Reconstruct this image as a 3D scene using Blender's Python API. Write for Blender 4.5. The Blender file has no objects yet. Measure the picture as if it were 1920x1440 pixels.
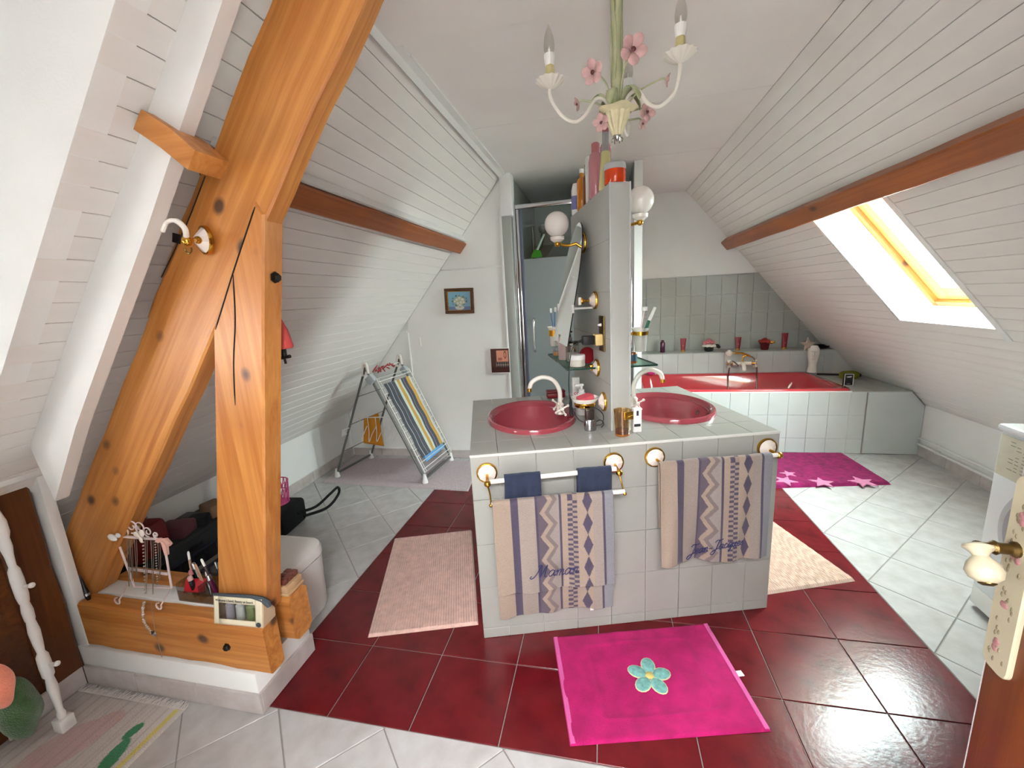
import bpy, bmesh, math, random
from math import sin, cos, pi, radians, hypot, atan2, sqrt
from mathutils import Vector, Matrix
random.seed(7)
S = bpy.context.scene
C = S.collection

# ------------------------------------------------------------------ camera
FPX, CH = 787.5, 1.45
def _cam_rows():
    y, p, r = -0.21819, 0.20295, 0.056837
    f = Vector((sin(y)*cos(p), cos(y)*cos(p), -sin(p)))
    rt = Vector((cos(y), -sin(y), 0)); d = f.cross(rt)
    return rt*cos(r) + d*sin(r), d*cos(r) - rt*sin(r), f
CR, CD, CF = _cam_rows()
cam = bpy.data.cameras.new('camera'); camo = bpy.data.objects.new('camera', cam); C.objects.link(camo)
camo.matrix_world = Matrix(((CR.x, -CD.x, -CF.x, 0), (CR.y, -CD.y, -CF.y, 0), (CR.z, -CD.z, -CF.z, CH), (0, 0, 0, 1)))
cam.sensor_fit = 'HORIZONTAL'; cam.sensor_width = 36; cam.lens = 36*FPX/1920; cam.clip_start = 0.02
S.camera = camo

# ------------------------------------------------------------------ world, daylight, exposure
w = bpy.data.worlds.new('world'); S.world = w; w.use_nodes = True
bg = w.node_tree.nodes['Background']; bg.inputs[0].default_value = (0.95, 0.965, 1.0, 1); bg.inputs[1].default_value = 22.0
S.view_settings.view_transform = 'Standard'; S.view_settings.look = 'None'; S.view_settings.gamma = 1
S.view_settings.use_curve_mapping = False; S.view_settings.exposure = 2.38
def portal(name, loc, rot, sx, sy):
    l = bpy.data.lights.new(name, 'AREA'); l.shape = 'RECTANGLE'; l.size = sx; l.size_y = sy
    l.cycles.is_portal = True
    o = bpy.data.objects.new(name, l); C.objects.link(o); o.location = loc; o.rotation_euler = rot
    return o
portal('daylight_skylight', (1.66+.2, 2.89, 1.46+.17), (0, radians(50), 0), 0.95, 0.75)
portal('landing_fill_portal', (.15, -1.25, 2.52), (0, 0, 0), 1.15, .4)  # roof gap of the unseen landing, added to send fill light through the doorway
portal('daylight_dormer', (-2.44, -.10, 1.26), (0, radians(-90), 0), .42, .14)

# ------------------------------------------------------------------ pixel -> place (1920x1440 frame)
def ray(x, y): return CR*((x-960)/FPX) + CD*((y-720)/FPX) + CF
def onz(x, y, z=0.0):
    d = ray(x, y); t = (z-CH)/d.z; return Vector((d.x*t, d.y*t, z))
def ony(x, y, Y):
    d = ray(x, y); t = Y/d.y; return Vector((d.x*t, Y, CH+d.z*t))
def onx(x, y, X):
    d = ray(x, y); t = X/d.x; return Vector((X, d.y*t, CH+d.z*t))

# ------------------------------------------------------------------ materials
def lin(c):
    return tuple(((v/255)/12.92 if v/255 <= .04045 else ((v/255+.055)/1.055)**2.4) for v in c) + (1,)
MATS = {}
def mat(name, col, rough=.5, metal=0, var=0, vscale=8, bump=0, bscale=60, coat=0, alpha=None, trans=0, ior=1.45, attr=None, spec=.5, sheen=0, stretch=None, sss=0, col2=None):
    if name in MATS: return MATS[name]
    m = bpy.data.materials.new(name); m.use_nodes = True; N = m.node_tree.nodes; L = m.node_tree.links
    b = N['Principled BSDF']; c = lin(col)
    b.inputs['Base Color'].default_value = c; b.inputs['Roughness'].default_value = rough; b.inputs['Metallic'].default_value = metal
    b.inputs['IOR'].default_value = ior; b.inputs['Specular IOR Level'].default_value = spec
    if coat: b.inputs['Coat Weight'].default_value = coat; b.inputs['Coat Roughness'].default_value = .08
    if trans: b.inputs['Transmission Weight'].default_value = trans
    if sheen: b.inputs['Sheen Weight'].default_value = sheen
    if sss: b.inputs['Subsurface Weight'].default_value = sss; b.inputs['Subsurface Radius'].default_value = (.02, .02, .02)
    tc = N.new('ShaderNodeTexCoord'); vec = tc.outputs['Object']
    if stretch:
        mp = N.new('ShaderNodeMapping'); mp.inputs['Scale'].default_value = stretch; L.new(vec, mp.inputs['Vector']); vec = mp.outputs[0]
    src = None
    if attr:
        a = N.new('ShaderNodeVertexColor'); a.layer_name = attr; src = a.outputs['Color']
    if var:
        n = N.new('ShaderNodeTexNoise'); n.inputs['Scale'].default_value = vscale; n.inputs['Detail'].default_value = 6; L.new(vec, n.inputs['Vector'])
        r = N.new('ShaderNodeMapRange'); r.inputs[1].default_value = .3; r.inputs[2].default_value = .7
        r.inputs[3].default_value = 1-var; r.inputs[4].default_value = 1+var; L.new(n.outputs[0], r.inputs[0])
        mx = N.new('ShaderNodeMix'); mx.data_type = 'RGBA'
        if col2 is not None and not attr:
            mx.blend_type = 'MIX'; r.inputs[3].default_value = 0; r.inputs[4].default_value = 1
            mx.inputs['A'].default_value = c; mx.inputs['B'].default_value = lin(col2); L.new(r.outputs[0], mx.inputs['Factor'])
        else:
            mx.blend_type = 'MULTIPLY'; mx.inputs['Factor'].default_value = 1; mx.inputs['A'].default_value = c
            if src: L.new(src, mx.inputs['A'])
            cb = N.new('ShaderNodeCombineColor')
            for i in range(3): L.new(r.outputs[0], cb.inputs[i])
            L.new(cb.outputs[0], mx.inputs['B'])
        src = mx.outputs['Result']
    if src: L.new(src, b.inputs['Base Color'])
    if bump:
        n2 = N.new('ShaderNodeTexNoise'); n2.inputs['Scale'].default_value = bscale; n2.inputs['Detail'].default_value = 4; L.new(vec, n2.inputs['Vector'])
        bp = N.new('ShaderNodeBump'); bp.inputs['Strength'].default_value = bump; bp.inputs['Distance'].default_value = .01
        L.new(n2.outputs[0], bp.inputs['Height']); L.new(bp.outputs[0], b.inputs['Normal'])
    MATS[name] = m; return m
def wood(name, c1, c2, knot, rough=.38, gs=1.0, kd=1.0):
    """pine: grain runs along local X; sparse dark knots"""
    m = bpy.data.materials.new(name); m.use_nodes = True; N = m.node_tree.nodes; L = m.node_tree.links; b = N['Principled BSDF']
    b.inputs['Roughness'].default_value = rough
    tc = N.new('ShaderNodeTexCoord'); oi = N.new('ShaderNodeObjectInfo')
    add = N.new('ShaderNodeVectorMath'); add.operation = 'ADD'; L.new(tc.outputs['Object'], add.inputs[0])
    cx = N.new('ShaderNodeCombineXYZ'); sc = N.new('ShaderNodeMath'); sc.operation = 'MULTIPLY'; sc.inputs[1].default_value = 37
    L.new(oi.outputs['Random'], sc.inputs[0])
    for i in range(3): L.new(sc.outputs[0], cx.inputs[i])
    L.new(cx.outputs[0], add.inputs[1]); V = add.outputs[0]
    def mapped(s, v=V):
        q = N.new('ShaderNodeMapping'); q.inputs['Scale'].default_value = s; L.new(v, q.inputs['Vector']); return q.outputs[0]
    vo = N.new('ShaderNodeTexVoronoi'); vo.inputs['Scale'].default_value = 1; vo.inputs['Randomness'].default_value = 1; L.new(mapped((4.6*kd, 7, 7)), vo.inputs['Vector'])
    kn = N.new('ShaderNodeMapRange'); kn.inputs[1].default_value = .08; kn.inputs[2].default_value = .17; kn.inputs[3].default_value = 1; kn.inputs[4].default_value = 0; L.new(vo.outputs['Distance'], kn.inputs[0])
    halo = N.new('ShaderNodeMapRange'); halo.inputs[1].default_value = .05; halo.inputs[2].default_value = .45; halo.inputs[3].default_value = 1; halo.inputs[4].default_value = 0; L.new(vo.outputs['Distance'], halo.inputs[0])
    n = N.new('ShaderNodeTexNoise'); n.inputs['Scale'].default_value = gs; n.inputs['Detail'].default_value = 8; n.inputs['Roughness'].default_value = .6; n.inputs['Distortion'].default_value = .6
    L.new(mapped((1.1, 38, 38)), n.inputs['Vector'])
    n3 = N.new('ShaderNodeTexNoise'); n3.inputs['Scale'].default_value = 1; n3.inputs['Detail'].default_value = 3; L.new(mapped((2.2, 5, 5)), n3.inputs['Vector'])
    r1 = N.new('ShaderNodeMapRange'); r1.inputs[1].default_value = .34; r1.inputs[2].default_value = .68; L.new(n.outputs[0], r1.inputs[0])
    m1 = N.new('ShaderNodeMix'); m1.data_type = 'RGBA'; m1.inputs['A'].default_value = lin(c1); m1.inputs['B'].default_value = lin(c2); L.new(r1.outputs[0], m1.inputs['Factor'])
    r3 = N.new('ShaderNodeMapRange'); r3.inputs[1].default_value = .35; r3.inputs[2].default_value = .7; r3.inputs[3].default_value = 0; r3.inputs[4].default_value = .5; L.new(n3.outputs[0], r3.inputs[0])
    m2 = N.new('ShaderNodeMix'); m2.data_type = 'RGBA'; m2.inputs['B'].default_value = lin(c2); L.new(m1.outputs['Result'], m2.inputs['A']); L.new(r3.outputs[0], m2.inputs['Factor'])
    hm = N.new('ShaderNodeMath'); hm.operation = 'MULTIPLY'; hm.inputs[1].default_value = .3; L.new(halo.outputs[0], hm.inputs[0])
    m3 = N.new('ShaderNodeMix'); m3.data_type = 'RGBA'; m3.inputs['B'].default_value = lin(c2); L.new(m2.outputs['Result'], m3.inputs['A']); L.new(hm.outputs[0], m3.inputs['Factor'])
    m4 = N.new('ShaderNodeMix'); m4.data_type = 'RGBA'; m4.inputs['B'].default_value = lin(knot); L.new(m3.outputs['Result'], m4.inputs['A'])
    kk = N.new('ShaderNodeMath'); kk.operation = 'MULTIPLY'; kk.inputs[1].default_value = .85; L.new(kn.outputs[0], kk.inputs[0]); L.new(kk.outputs[0], m4.inputs['Factor'])
    L.new(m4.outputs['Result'], b.inputs['Base Color'])
    bp = N.new('ShaderNodeBump'); bp.inputs['Strength'].default_value = .12; bp.inputs['Distance'].default_value = .01; L.new(n.outputs[0], bp.inputs['Height']); L.new(bp.outputs[0], b.inputs['Normal'])
    MATS[name] = m; return m
def thin_glass(name, tint=(235, 245, 242), gl=.1, rough=.02, opac=0.0, ocol=(150, 160, 160)):
    m = bpy.data.materials.new(name); m.use_nodes = True; N = m.node_tree.nodes; L = m.node_tree.links
    N.remove(N['Principled BSDF']); out = N['Material Output']
    t = N.new('ShaderNodeBsdfTransparent'); t.inputs[0].default_value = lin(tint)
    g = N.new('ShaderNodeBsdfGlossy'); g.inputs['Roughness'].default_value = rough
    fr = N.new('ShaderNodeFresnel'); fr.inputs[0].default_value = 1.45
    ad = N.new('ShaderNodeMath'); ad.operation = 'ADD'; ad.inputs[1].default_value = gl*.3; ad.use_clamp = True
    mn = N.new('ShaderNodeMath'); mn.operation = 'MINIMUM'; mn.inputs[1].default_value = .16; L.new(fr.outputs[0], mn.inputs[0]); L.new(mn.outputs[0], ad.inputs[0])
    base = t.outputs[0]
    if opac:
        d = N.new('ShaderNodeBsdfDiffuse'); d.inputs[0].default_value = lin(ocol)
        tl = N.new('ShaderNodeBsdfTranslucent'); tl.inputs[0].default_value = lin(ocol)
        a0 = N.new('ShaderNodeMixShader'); a0.inputs[0].default_value = .35; L.new(d.outputs[0], a0.inputs[1]); L.new(tl.outputs[0], a0.inputs[2])
        a = N.new('ShaderNodeMixShader'); a.inputs[0].default_value = opac; L.new(t.outputs[0], a.inputs[1]); L.new(a0.outputs[0], a.inputs[2]); base = a.outputs[0]
    x = N.new('ShaderNodeMixShader'); L.new(ad.outputs[0], x.inputs[0]); L.new(base, x.inputs[1]); L.new(g.outputs[0], x.inputs[2]); L.new(x.outputs[0], out.inputs[0])
    MATS[name] = m; return m

# ------------------------------------------------------------------ mesh helpers
class MB:
    def __init__(s): s.v = []; s.f = []; s.m = []; s.col = None; s.mi = 0
    def add(s, vs, fs):
        o = len(s.v); s.v += [tuple(p) for p in vs]; s.f += [tuple(i+o for i in f) for f in fs]; s.m += [s.mi]*len(fs); return s
    def box(s, x0, y0, z0, x1, y1, z1):
        return s.add([(x0,y0,z0),(x1,y0,z0),(x1,y1,z0),(x0,y1,z0),(x0,y0,z1),(x1,y0,z1),(x1,y1,z1),(x0,y1,z1)],
                     [(0,3,2,1),(4,5,6,7),(0,1,5,4),(1,2,6,5),(2,3,7,6),(3,0,4,7)])
    def bbox(s, x0, y0, z0, x1, y1, z1, b=.003):
        """box with every edge chamfered"""
        b = min(b, (x1-x0)*.45, (y1-y0)*.45, (z1-z0)*.45)
        bm = bmesh.new(); bmesh.ops.create_cube(bm, size=1)
        for v in bm.verts: v.co = Vector(((x0+x1)/2+v.co.x*(x1-x0), (y0+y1)/2+v.co.y*(y1-y0), (z0+z1)/2+v.co.z*(z1-z0)))
        bmesh.ops.bevel(bm, geom=bm.edges[:], offset=b, segments=2, affect='EDGES', profile=.5)
        return s.bm(bm)
    def bm(s, bm, M=None):
        bm.verts.index_update(); vs = [(M @ v.co if M else v.co) for v in bm.verts]; fs = [[v.index for v in f.verts] for f in bm.faces]; bm.free(); return s.add(vs, fs)
    def prism(s, poly, a, b, ax='z', b2=0.0):
        """extrude a 2D polygon along an axis; b2 chamfers the end at b"""
        def P(p, h): return {'z': (p[0], p[1], h), 'y': (p[0], h, p[1]), 'x': (h, p[0], p[1])}[ax]
        n = len(poly)
        if b2:
            cx = sum(p[0] for p in poly)/n; cy = sum(p[1] for p in poly)/n
            ins = inset(poly, b2)
            sg = 1 if b > a else -1
            vs = [P(p, a) for p in poly] + [P(p, b-sg*b2) for p in poly] + [P(p, b) for p in ins]; k = 3
        else: vs = [P(p, a) for p in poly] + [P(p, b) for p in poly]; k = 2
        fs = [tuple(range(n))[::-1], tuple(range((k-1)*n, k*n))]
        for j in range(k-1):
            for i in range(n): fs.append((j*n+i, j*n+(i+1) % n, (j+1)*n+(i+1) % n, (j+1)*n+i))
        return s.add(vs, fs)
    def cyl(s, p, q, r, n=12, r2=None, cap=True):
        return s.tube([p, q], [r, r if r2 is None else r2], n, cap)
    def tube(s, pts, r, n=8, cap=True, closed=False):
        pts = [Vector(p) for p in pts]; k = len(pts)
        rs = r if isinstance(r, (list, tuple)) else [r]*k
        T = []
        for i in range(k):
            a = pts[(i-1) % k] if (closed or i > 0) else pts[i]; b = pts[(i+1) % k] if (closed or i < k-1) else pts[i]
            t = (b-a); T.append(t.normalized() if t.length > 1e-9 else Vector((0, 0, 1)))
        u = T[0].orthogonal().normalized(); vs = []
        for i in range(k):
            u = (u - T[i]*u.dot(T[i])); u = u.normalized() if u.length > 1e-6 else T[i].orthogonal().normalized()
            w_ = T[i].cross(u)
            for j in range(n): vs.append(pts[i] + (u*cos(2*pi*j/n) + w_*sin(2*pi*j/n))*rs[i])
        fs = []
        for i in range(k if closed else k-1):
            i2 = (i+1) % k
            for j in range(n): fs.append((i*n+j, i*n+(j+1) % n, i2*n+(j+1) % n, i2*n+j))
        if cap and not closed: fs.append(tuple(range(n))[::-1]); fs.append(tuple(range((k-1)*n, k*n)))
        return s.add(vs, fs)
    def lathe(s, prof, n=24, M=None, flute=None, sx=1, sy=1, cap=True):
        """prof: (r,z) list; flute=(count, amount)"""
        vs = []; fs = []; k = len(prof)
        for i, (r, z) in enumerate(prof):
            for j in range(n):
                a = 2*pi*j/n; rr = r*(1+(flute[1]*cos(flute[0]*a) if flute else 0))
                p = Vector((rr*cos(a)*sx, rr*sin(a)*sy, z)); vs.append(M @ p if M else p)
        for i in range(k-1):
            for j in range(n): fs.append((i*n+j, i*n+(j+1) % n, (i+1)*n+(j+1) % n, (i+1)*n+j))
        if cap and prof[0][0] > 1e-5: fs.append(tuple(range(n))[::-1])
        if cap and prof[-1][0] > 1e-5: fs.append(tuple(range((k-1)*n, k*n)))
        return s.add(vs, fs)
    def grid(s, nx, ny, fn, close=False):
        vs = [fn(i/nx, j/ny) for j in range(ny+1) for i in range(nx+1)]
        fs = [(j*(nx+1)+i, j*(nx+1)+i+1, (j+1)*(nx+1)+i+1, (j+1)*(nx+1)+i) for j in range(ny) for i in range(nx)]
        return s.add(vs, fs)
    def sphere(s, c, r, n=16, sz=(1, 1, 1), M=None):
        k = max(6, n//2); prof = [(r*sin(pi*i/k), -r*cos(pi*i/k)) for i in range(k+1)]
        prof[0] = (1e-6, -r); prof[-1] = (1e-6, r)
        T = Matrix.Translation(Vector(c)) @ (M or Matrix()) @ Matrix.Diagonal((sz[0], sz[1], sz[2], 1))
        return s.lathe(prof, n, T)
def inset(poly, d):
    n = len(poly); out = []
    A = sum(poly[i][0]*poly[(i+1) % n][1]-poly[(i+1) % n][0]*poly[i][1] for i in range(n)); sg = 1 if A > 0 else -1
    for i in range(n):
        p0, p1, p2 = Vector(poly[i-1][:2]), Vector(poly[i][:2]), Vector(poly[(i+1) % n][:2])
        a = (p1-p0).normalized(); b = (p2-p1).normalized()
        na = Vector((-a.y, a.x))*sg; nb = Vector((-b.y, b.x))*sg
        m = (na+nb); L = m.length
        if L < 1e-6: out.append((p1.x+na.x*d, p1.y+na.y*d)); continue
        m /= L; k = d/max(.3, m.dot(na)); out.append((p1.x+m.x*k, p1.y+m.y*k))
    return out
def clip(poly, x0, y0, x1, y1):
    def half(P, f, g):
        R = []
        for i in range(len(P)):
            a, b = P[i], P[(i+1) % len(P)]; fa, fb = f(a), f(b)
            if fa >= 0: R.append(a)
            if fa*fb < 0: t = fa/(fa-fb); R.append((a[0]+(b[0]-a[0])*t, a[1]+(b[1]-a[1])*t))
        return R
    for f in (lambda p: p[0]-x0, lambda p: x1-p[0], lambda p: p[1]-y0, lambda p: y1-p[1]):
        poly = half(poly, f, None)
        if len(poly) < 3: return []
    return poly
def parea(p): return abs(sum(p[i][0]*p[(i+1) % len(p)][1]-p[(i+1) % len(p)][0]*p[i][1] for i in range(len(p))))/2
def mesh(name, mb, smooth=True, ang=40):
    me = bpy.data.meshes.new(name); me.from_pydata(mb.v, [], mb.f); me.validate()
    if smooth: me.shade_smooth(); me.set_sharp_from_angle(angle=radians(ang))
    if mb.col:
        a = me.color_attributes.new('Col', 'FLOAT_COLOR', 'POINT')
        flat = []
        for c in mb.col: flat += list(c)
        a.data.foreach_set('color', flat)
    return me
def fixn(me):
    bm = bmesh.new(); bm.from_mesh(me); bmesh.ops.recalc_face_normals(bm, faces=bm.faces[:]); bm.to_mesh(me); bm.free()
def obj(name, mb, m, parent=None, loc=(0, 0, 0), rot=(0, 0, 0), smooth=True, ang=40, fix=True):
    me = mb if isinstance(mb, bpy.types.Mesh) else mesh(name, mb, smooth, ang)
    if not isinstance(mb, bpy.types.Mesh):
        if fix: fixn(me)
        for q in (m if isinstance(m, (list, tuple)) else [m]): me.materials.append(MATS[q] if isinstance(q, str) else q)
        if isinstance(m, (list, tuple)):
            for i, p in enumerate(me.polygons):
                if i < len(mb.m): p.material_index = mb.m[i]
    o = bpy.data.objects.new(name, me); C.objects.link(o); o.location = loc; o.rotation_euler = rot
    if parent: o.parent = parent
    return o
def thing(name, label, cat, loc=(0, 0, 0), rz=0, group=None, rot=None):
    o = bpy.data.objects.new(name, None); C.objects.link(o); o.empty_display_size = .05
    o.location = loc; o.rotation_euler = rot or (0, 0, rz); o['label'] = label; o['category'] = cat
    if group: o['group'] = group
    return o
def tag(o, label, cat, group=None):
    o['label'] = label; o['category'] = cat
    if group: o['group'] = group
    return o
def struct(name, mb, m, label=None, parent=None, **k):
    o = obj(name, mb, m, parent, **k)
    if not parent: o['kind'] = 'structure'
    if label: o['label'] = label
    return o
def sempty(name, label=None, loc=(0, 0, 0), rot=(0, 0, 0)):
    o = bpy.data.objects.new(name, None); C.objects.link(o); o.location = loc; o.rotation_euler = rot; o['kind'] = 'structure'
    if label: o['label'] = label
    return o
def dup(root, loc=None, rot=None, label=None, parent=None):
    r = root.copy(); C.objects.link(r); r.parent = parent
    if loc is not None: r.location = loc
    if rot is not None: r.rotation_euler = rot
    if label: r['label'] = label
    for ch in list(root.children):
        c = ch.copy(); C.objects.link(c); c.parent = r
        for g in ch.children: d = g.copy(); C.objects.link(d); d.parent = c
    return r
def arc(c, r, a0, a1, n=10, pl='xz'):
    out = []
    for i in range(n+1):
        a = a0+(a1-a0)*i/n; u, v = r*cos(a), r*sin(a); c_ = Vector(c)
        out.append(c_+Vector({'xz': (u, 0, v), 'xy': (u, v, 0), 'yz': (0, u, v)}[pl]))
    return out
def bez(p, n=12):
    """smooth Catmull-Rom through points"""
    P = [Vector(q) for q in p]; P = [P[0]*2-P[1]] + P + [P[-1]*2-P[-2]]; out = []
    for i in range(1, len(P)-2):
        for k in range(n):
            t = k/n; a, b, c, d = P[i-1], P[i], P[i+1], P[i+2]
            out.append(.5*((2*b)+(c-a)*t+(2*a-5*b+4*c-d)*t*t+(3*b-a-3*c+d)*t**3))
    out.append(P[-2]); return out

mat('plaster', (238, 237, 234), .85, var=.03, vscale=3, bump=.08, bscale=120)
mat('ceil_white', (248, 243, 239), .8, var=.03, vscale=2)
mat('board_white', (236, 231, 226), .55, var=.035, vscale=5, stretch=(3, .4, 3))
mat('reveal_white', (240, 243, 240), .5)
mat('trim_white', (234, 233, 230), .5, var=.03, vscale=6)
mat('grout', (150, 142, 136), .9)
mat('grout_light', (206, 204, 198), .9)
mat('tile_white', (196, 195, 194), .22, var=.6, vscale=11, col2=(178, 173, 170), bump=.04, bscale=30)
mat('tile_red', (112, 24, 30), .2, spec=.4, var=.6, vscale=9, col2=(84, 15, 21), bump=.05, bscale=55)
mat('tile_skirt', (205, 196, 192), .35, var=.6, vscale=14, col2=(186, 174, 170))
mat('tile_grey', (158, 157, 150), .3, var=.03, vscale=5, bump=.03, bscale=25)
mat('tile_grey_light', (196, 200, 198), .28, var=.03, vscale=5, bump=.03, bscale=25)
mat('tile_splash', (170, 172, 166), .3, var=.03, vscale=5, bump=.03, bscale=25)
mat('fin_grey', (178, 178, 172), .45, var=.02)
mat('basin_pink', (158, 66, 76), .12, coat=.6)
mat('tub_pink', (190, 58, 66), .12, coat=.6)
mat('porcelain', (238, 232, 222), .15, coat=.5)
mat('porc_pinkish', (236, 224, 214), .15, coat=.5)
mat('gold', (212, 160, 62), .16, 1)
mat('brass_old', (110, 88, 52), .35, 1, var=.2, vscale=40)
mat('chrome', (210, 212, 214), .1, 1)
mat('steel', (165, 162, 155), .25, 1)
mat('white_plastic', (236, 234, 230), .35)
mat('white_enamel', (228, 230, 234), .3)
mat('black', (14, 14, 15), .45)
mat('black_cloth', (20, 20, 22), .9, bump=.2, bscale=300)
mat('dark_metal', (38, 34, 32), .5, .6)
mat('globe', (238, 232, 226), .25, sss=.3, coat=.3)
mat('cable', (18, 18, 20), .5)
wood('pine', (220, 154, 84), (178, 107, 46), (66, 46, 42), kd=1.15)
wood('pine_dark', (176, 98, 36), (140, 70, 22), (70, 36, 20), kd=.6)
wood('oak_dark', (112, 62, 20), (70, 36, 12), (40, 20, 10), kd=.3)
wood('pine_light', (232, 186, 112), (206, 148, 74), (170, 110, 60), rough=.45, kd=.2)
wood('door_wood', (128, 66, 18), (96, 44, 10), (90, 40, 12), kd=.15)
thin_glass('glass')
thin_glass('glass_frost', gl=.1, rough=.25, opac=.86, ocol=(168, 178, 178))
thin_glass('glass_green', tint=(196, 222, 210), gl=.2)
thin_glass('acrylic', tint=(232, 232, 230), gl=.35, rough=.05)
mat('mirror', (232, 234, 232), .01, 1)

# ================================================================== SETTING
ZC = 2.42
XL, XR, YB, YBL, YA = -2.445, 2.525, 4.90, 3.55, 3.86
YN = -0.20
# ---- floor: slab of grout plus every tile
fl = struct('floor', MB().box(-2.5, YN, -.12, 2.6, 5.0, -.004), 'grout', 'tiled floor, dark red field between white marbled tiles laid diagonally')
def tile_mesh(nm, poly, th, m, bev=.0018):
    mb = MB().prism(poly, -th, 0, 'z', bev); me = mesh(nm, mb, False); fixn(me); me.materials.append(MATS[m]); return me
px, py = 2.566/8, .3203; gp = .0035
red_me = tile_mesh('floor_tile', [(gp/2, gp/2), (px-gp/2, gp/2), (px-gp/2, py-gp/2), (gp/2, py-gp/2)], .012, 'tile_red')
def island_hides(x, y):   # middle of the island: nothing of the floor can be seen there
    u = (x+.521)*cos(radians(16.2))+(y-1.498)*sin(radians(16.2)); v = -(x+.521)*sin(radians(16.2))+(y-1.498)*cos(radians(16.2))
    return .35 < u < .95 and .3 < v < .7
for i in range(8):
    for j in range(7):
        X, Y = -1.316+i*px, 1.069+j*py
        if island_hides(X+px/2, Y+py/2): continue
        o = obj('red_floor_tile', red_me, None, fl, (X, Y, random.uniform(-.0006, 0)))
YR1 = 1.069+7*py
hd = .215
full_me = tile_mesh('white_floor_tile', [(0, -hd+gp*.7), (hd-gp*.7, 0), (0, hd-gp*.7), (-hd+gp*.7, 0)], .012, 'tile_white')
def lattice(x0, y0, x1, y1, ox, oy, visible=lambda x, y: True):
    i0, i1 = int((x0-ox)//hd)-1, int((x1-ox)//hd)+2; j0, j1 = int((y0-oy)//hd)-1, int((y1-oy)//hd)+2
    for i in range(i0, i1+1):
        for j in range(j0, j1+1):
            if (i+j) % 2 == 0: continue      # (i+j) odd -> tile centre, even -> tile corner
            cx, cy = ox+i*hd, oy+j*hd
            if not visible(cx, cy): continue
            k = hd-gp*.7
            poly = clip([(cx, cy-k), (cx+k, cy), (cx, cy+k), (cx-k, cy)], x0+gp/2, y0+gp/2, x1-gp/2, y1-gp/2)
            if len(poly) < 3 or parea(poly) < .0012: continue
            if abs(parea(poly)-2*k*k) < 1e-5: obj('white_floor_tile', full_me, None, fl, (cx, cy, random.uniform(-.0006, 0)))
            else:
                me = tile_mesh('white_floor_tile', [(p[0]-cx, p[1]-cy) for p in poly], .012, 'tile_white'); obj('white_floor_tile', me, None, fl, (cx, cy, random.uniform(-.0006, 0)))
lattice(XL, 1.28, -1.316, YBL, -1.755, 2.239)
lattice(-1.316, YR1, 1.25, YA, 1.254, 1.688+hd*2, lambda x, y: not (-.6 < x < .5))
lattice(1.25, .55, XR, YA, 1.254, 1.688)
lattice(-2.2, .25, 1.25, 1.069, -1.194, 1.063, lambda x, y: y > .3)

# ---- sloped ceilings clad in painted boards
aL, aR = atan2(.7656, .6433), atan2(.7672, .6414)
def PL(t, off=0): return (-.775-.6433*t-.7656*off, 2.42-.7656*t+.6433*off)
def PR(t, off=0): return (.855+.6414*t+.7672*off, 2.42-.7672*t+.6414*off)
LT = 2.6; PIT = .0745
bw = PIT-.0016
def board_me(Ln):
    c = .0014; prof = [(0, .014), (0, c), (c, 0), (bw-c, 0), (bw, c), (bw, .014)]
    mb = MB().prism(prof, 0, Ln, 'y'); me = mesh('board', mb, False); fixn(me); me.materials.append(MATS['board_white']); return me
# local frame of a slope: x = down the slope, y = room depth, z = outward
def slope_root(name, side, label):
    if side == 'L': M = Matrix(((-.6433, 0, -.7656, -.775), (0, 1, 0, 0), (-.7656, 0, .6433, ZC), (0, 0, 0, 1)))
    else: M = Matrix(((.6414, 0, .7672, .855), (0, 1, 0, 0), (-.7672, 0, .6414, ZC), (0, 0, 0, 1)))
    return M
def slope(name, side, spans, label, backs):
    M = slope_root(name, side, label)
    mb = MB()
    for (t0, t1, y0, y1) in backs: mb.box(t0, y0, .012, t1, y1, .05)
    bk = struct(name, mb, 'trim_white', label); bk.matrix_world = M
    cache = {}
    for k in range(int(LT/PIT)+1):
        t = k*PIT
        for (t0, t1, y0, y1) in spans:
            if t >= t0-.001 and t+PIT*.5 < t1:
                Ln = y1-y0
                if Ln not in cache: cache[Ln] = board_me(Ln)
                obj('board', cache[Ln], None, bk, (t+.0011, y0, random.uniform(-.0006, .0006)))
    return bk
slopeL = slope('ceiling_left', 'L', [(0, LT, .868, YBL)], 'left sloped ceiling clad in white painted boards', [(0, LT+.05, .868, YBL+.05)])
SK0, SK1, SKY0, SKY1 = .735, 1.676, 2.53, 3.25
sk0, sk1 = int(SK0/PIT)*PIT, None
kb = [k*PIT for k in range(40)]
tA = max(t for t in kb if t <= SK0+.001); tB = min(t for t in kb if t >= SK1-.04)
slopeR = slope('ceiling_right', 'R', [(0, tA, YN, YB), (tB, LT, YN, YB), (tA, tB, YN, SKY0-.035), (tA, tB, SKY1+.012, YB)],
               'right sloped ceiling clad in white painted boards', [(0, SK0, YN, YB), (SK1, LT+.05, YN, YB), (SK0, SK1, YN, SKY0), (SK0, SK1, SKY1, YB)])
# left slope above the dormer
struct('ceiling_trim', MB().prism([PL(0), PL(.12), PL(.12, .05), PL(0, .05)], YN, .868, 'y'), 'board_white', 'strip of sloped ceiling above the dormer opening')

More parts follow.
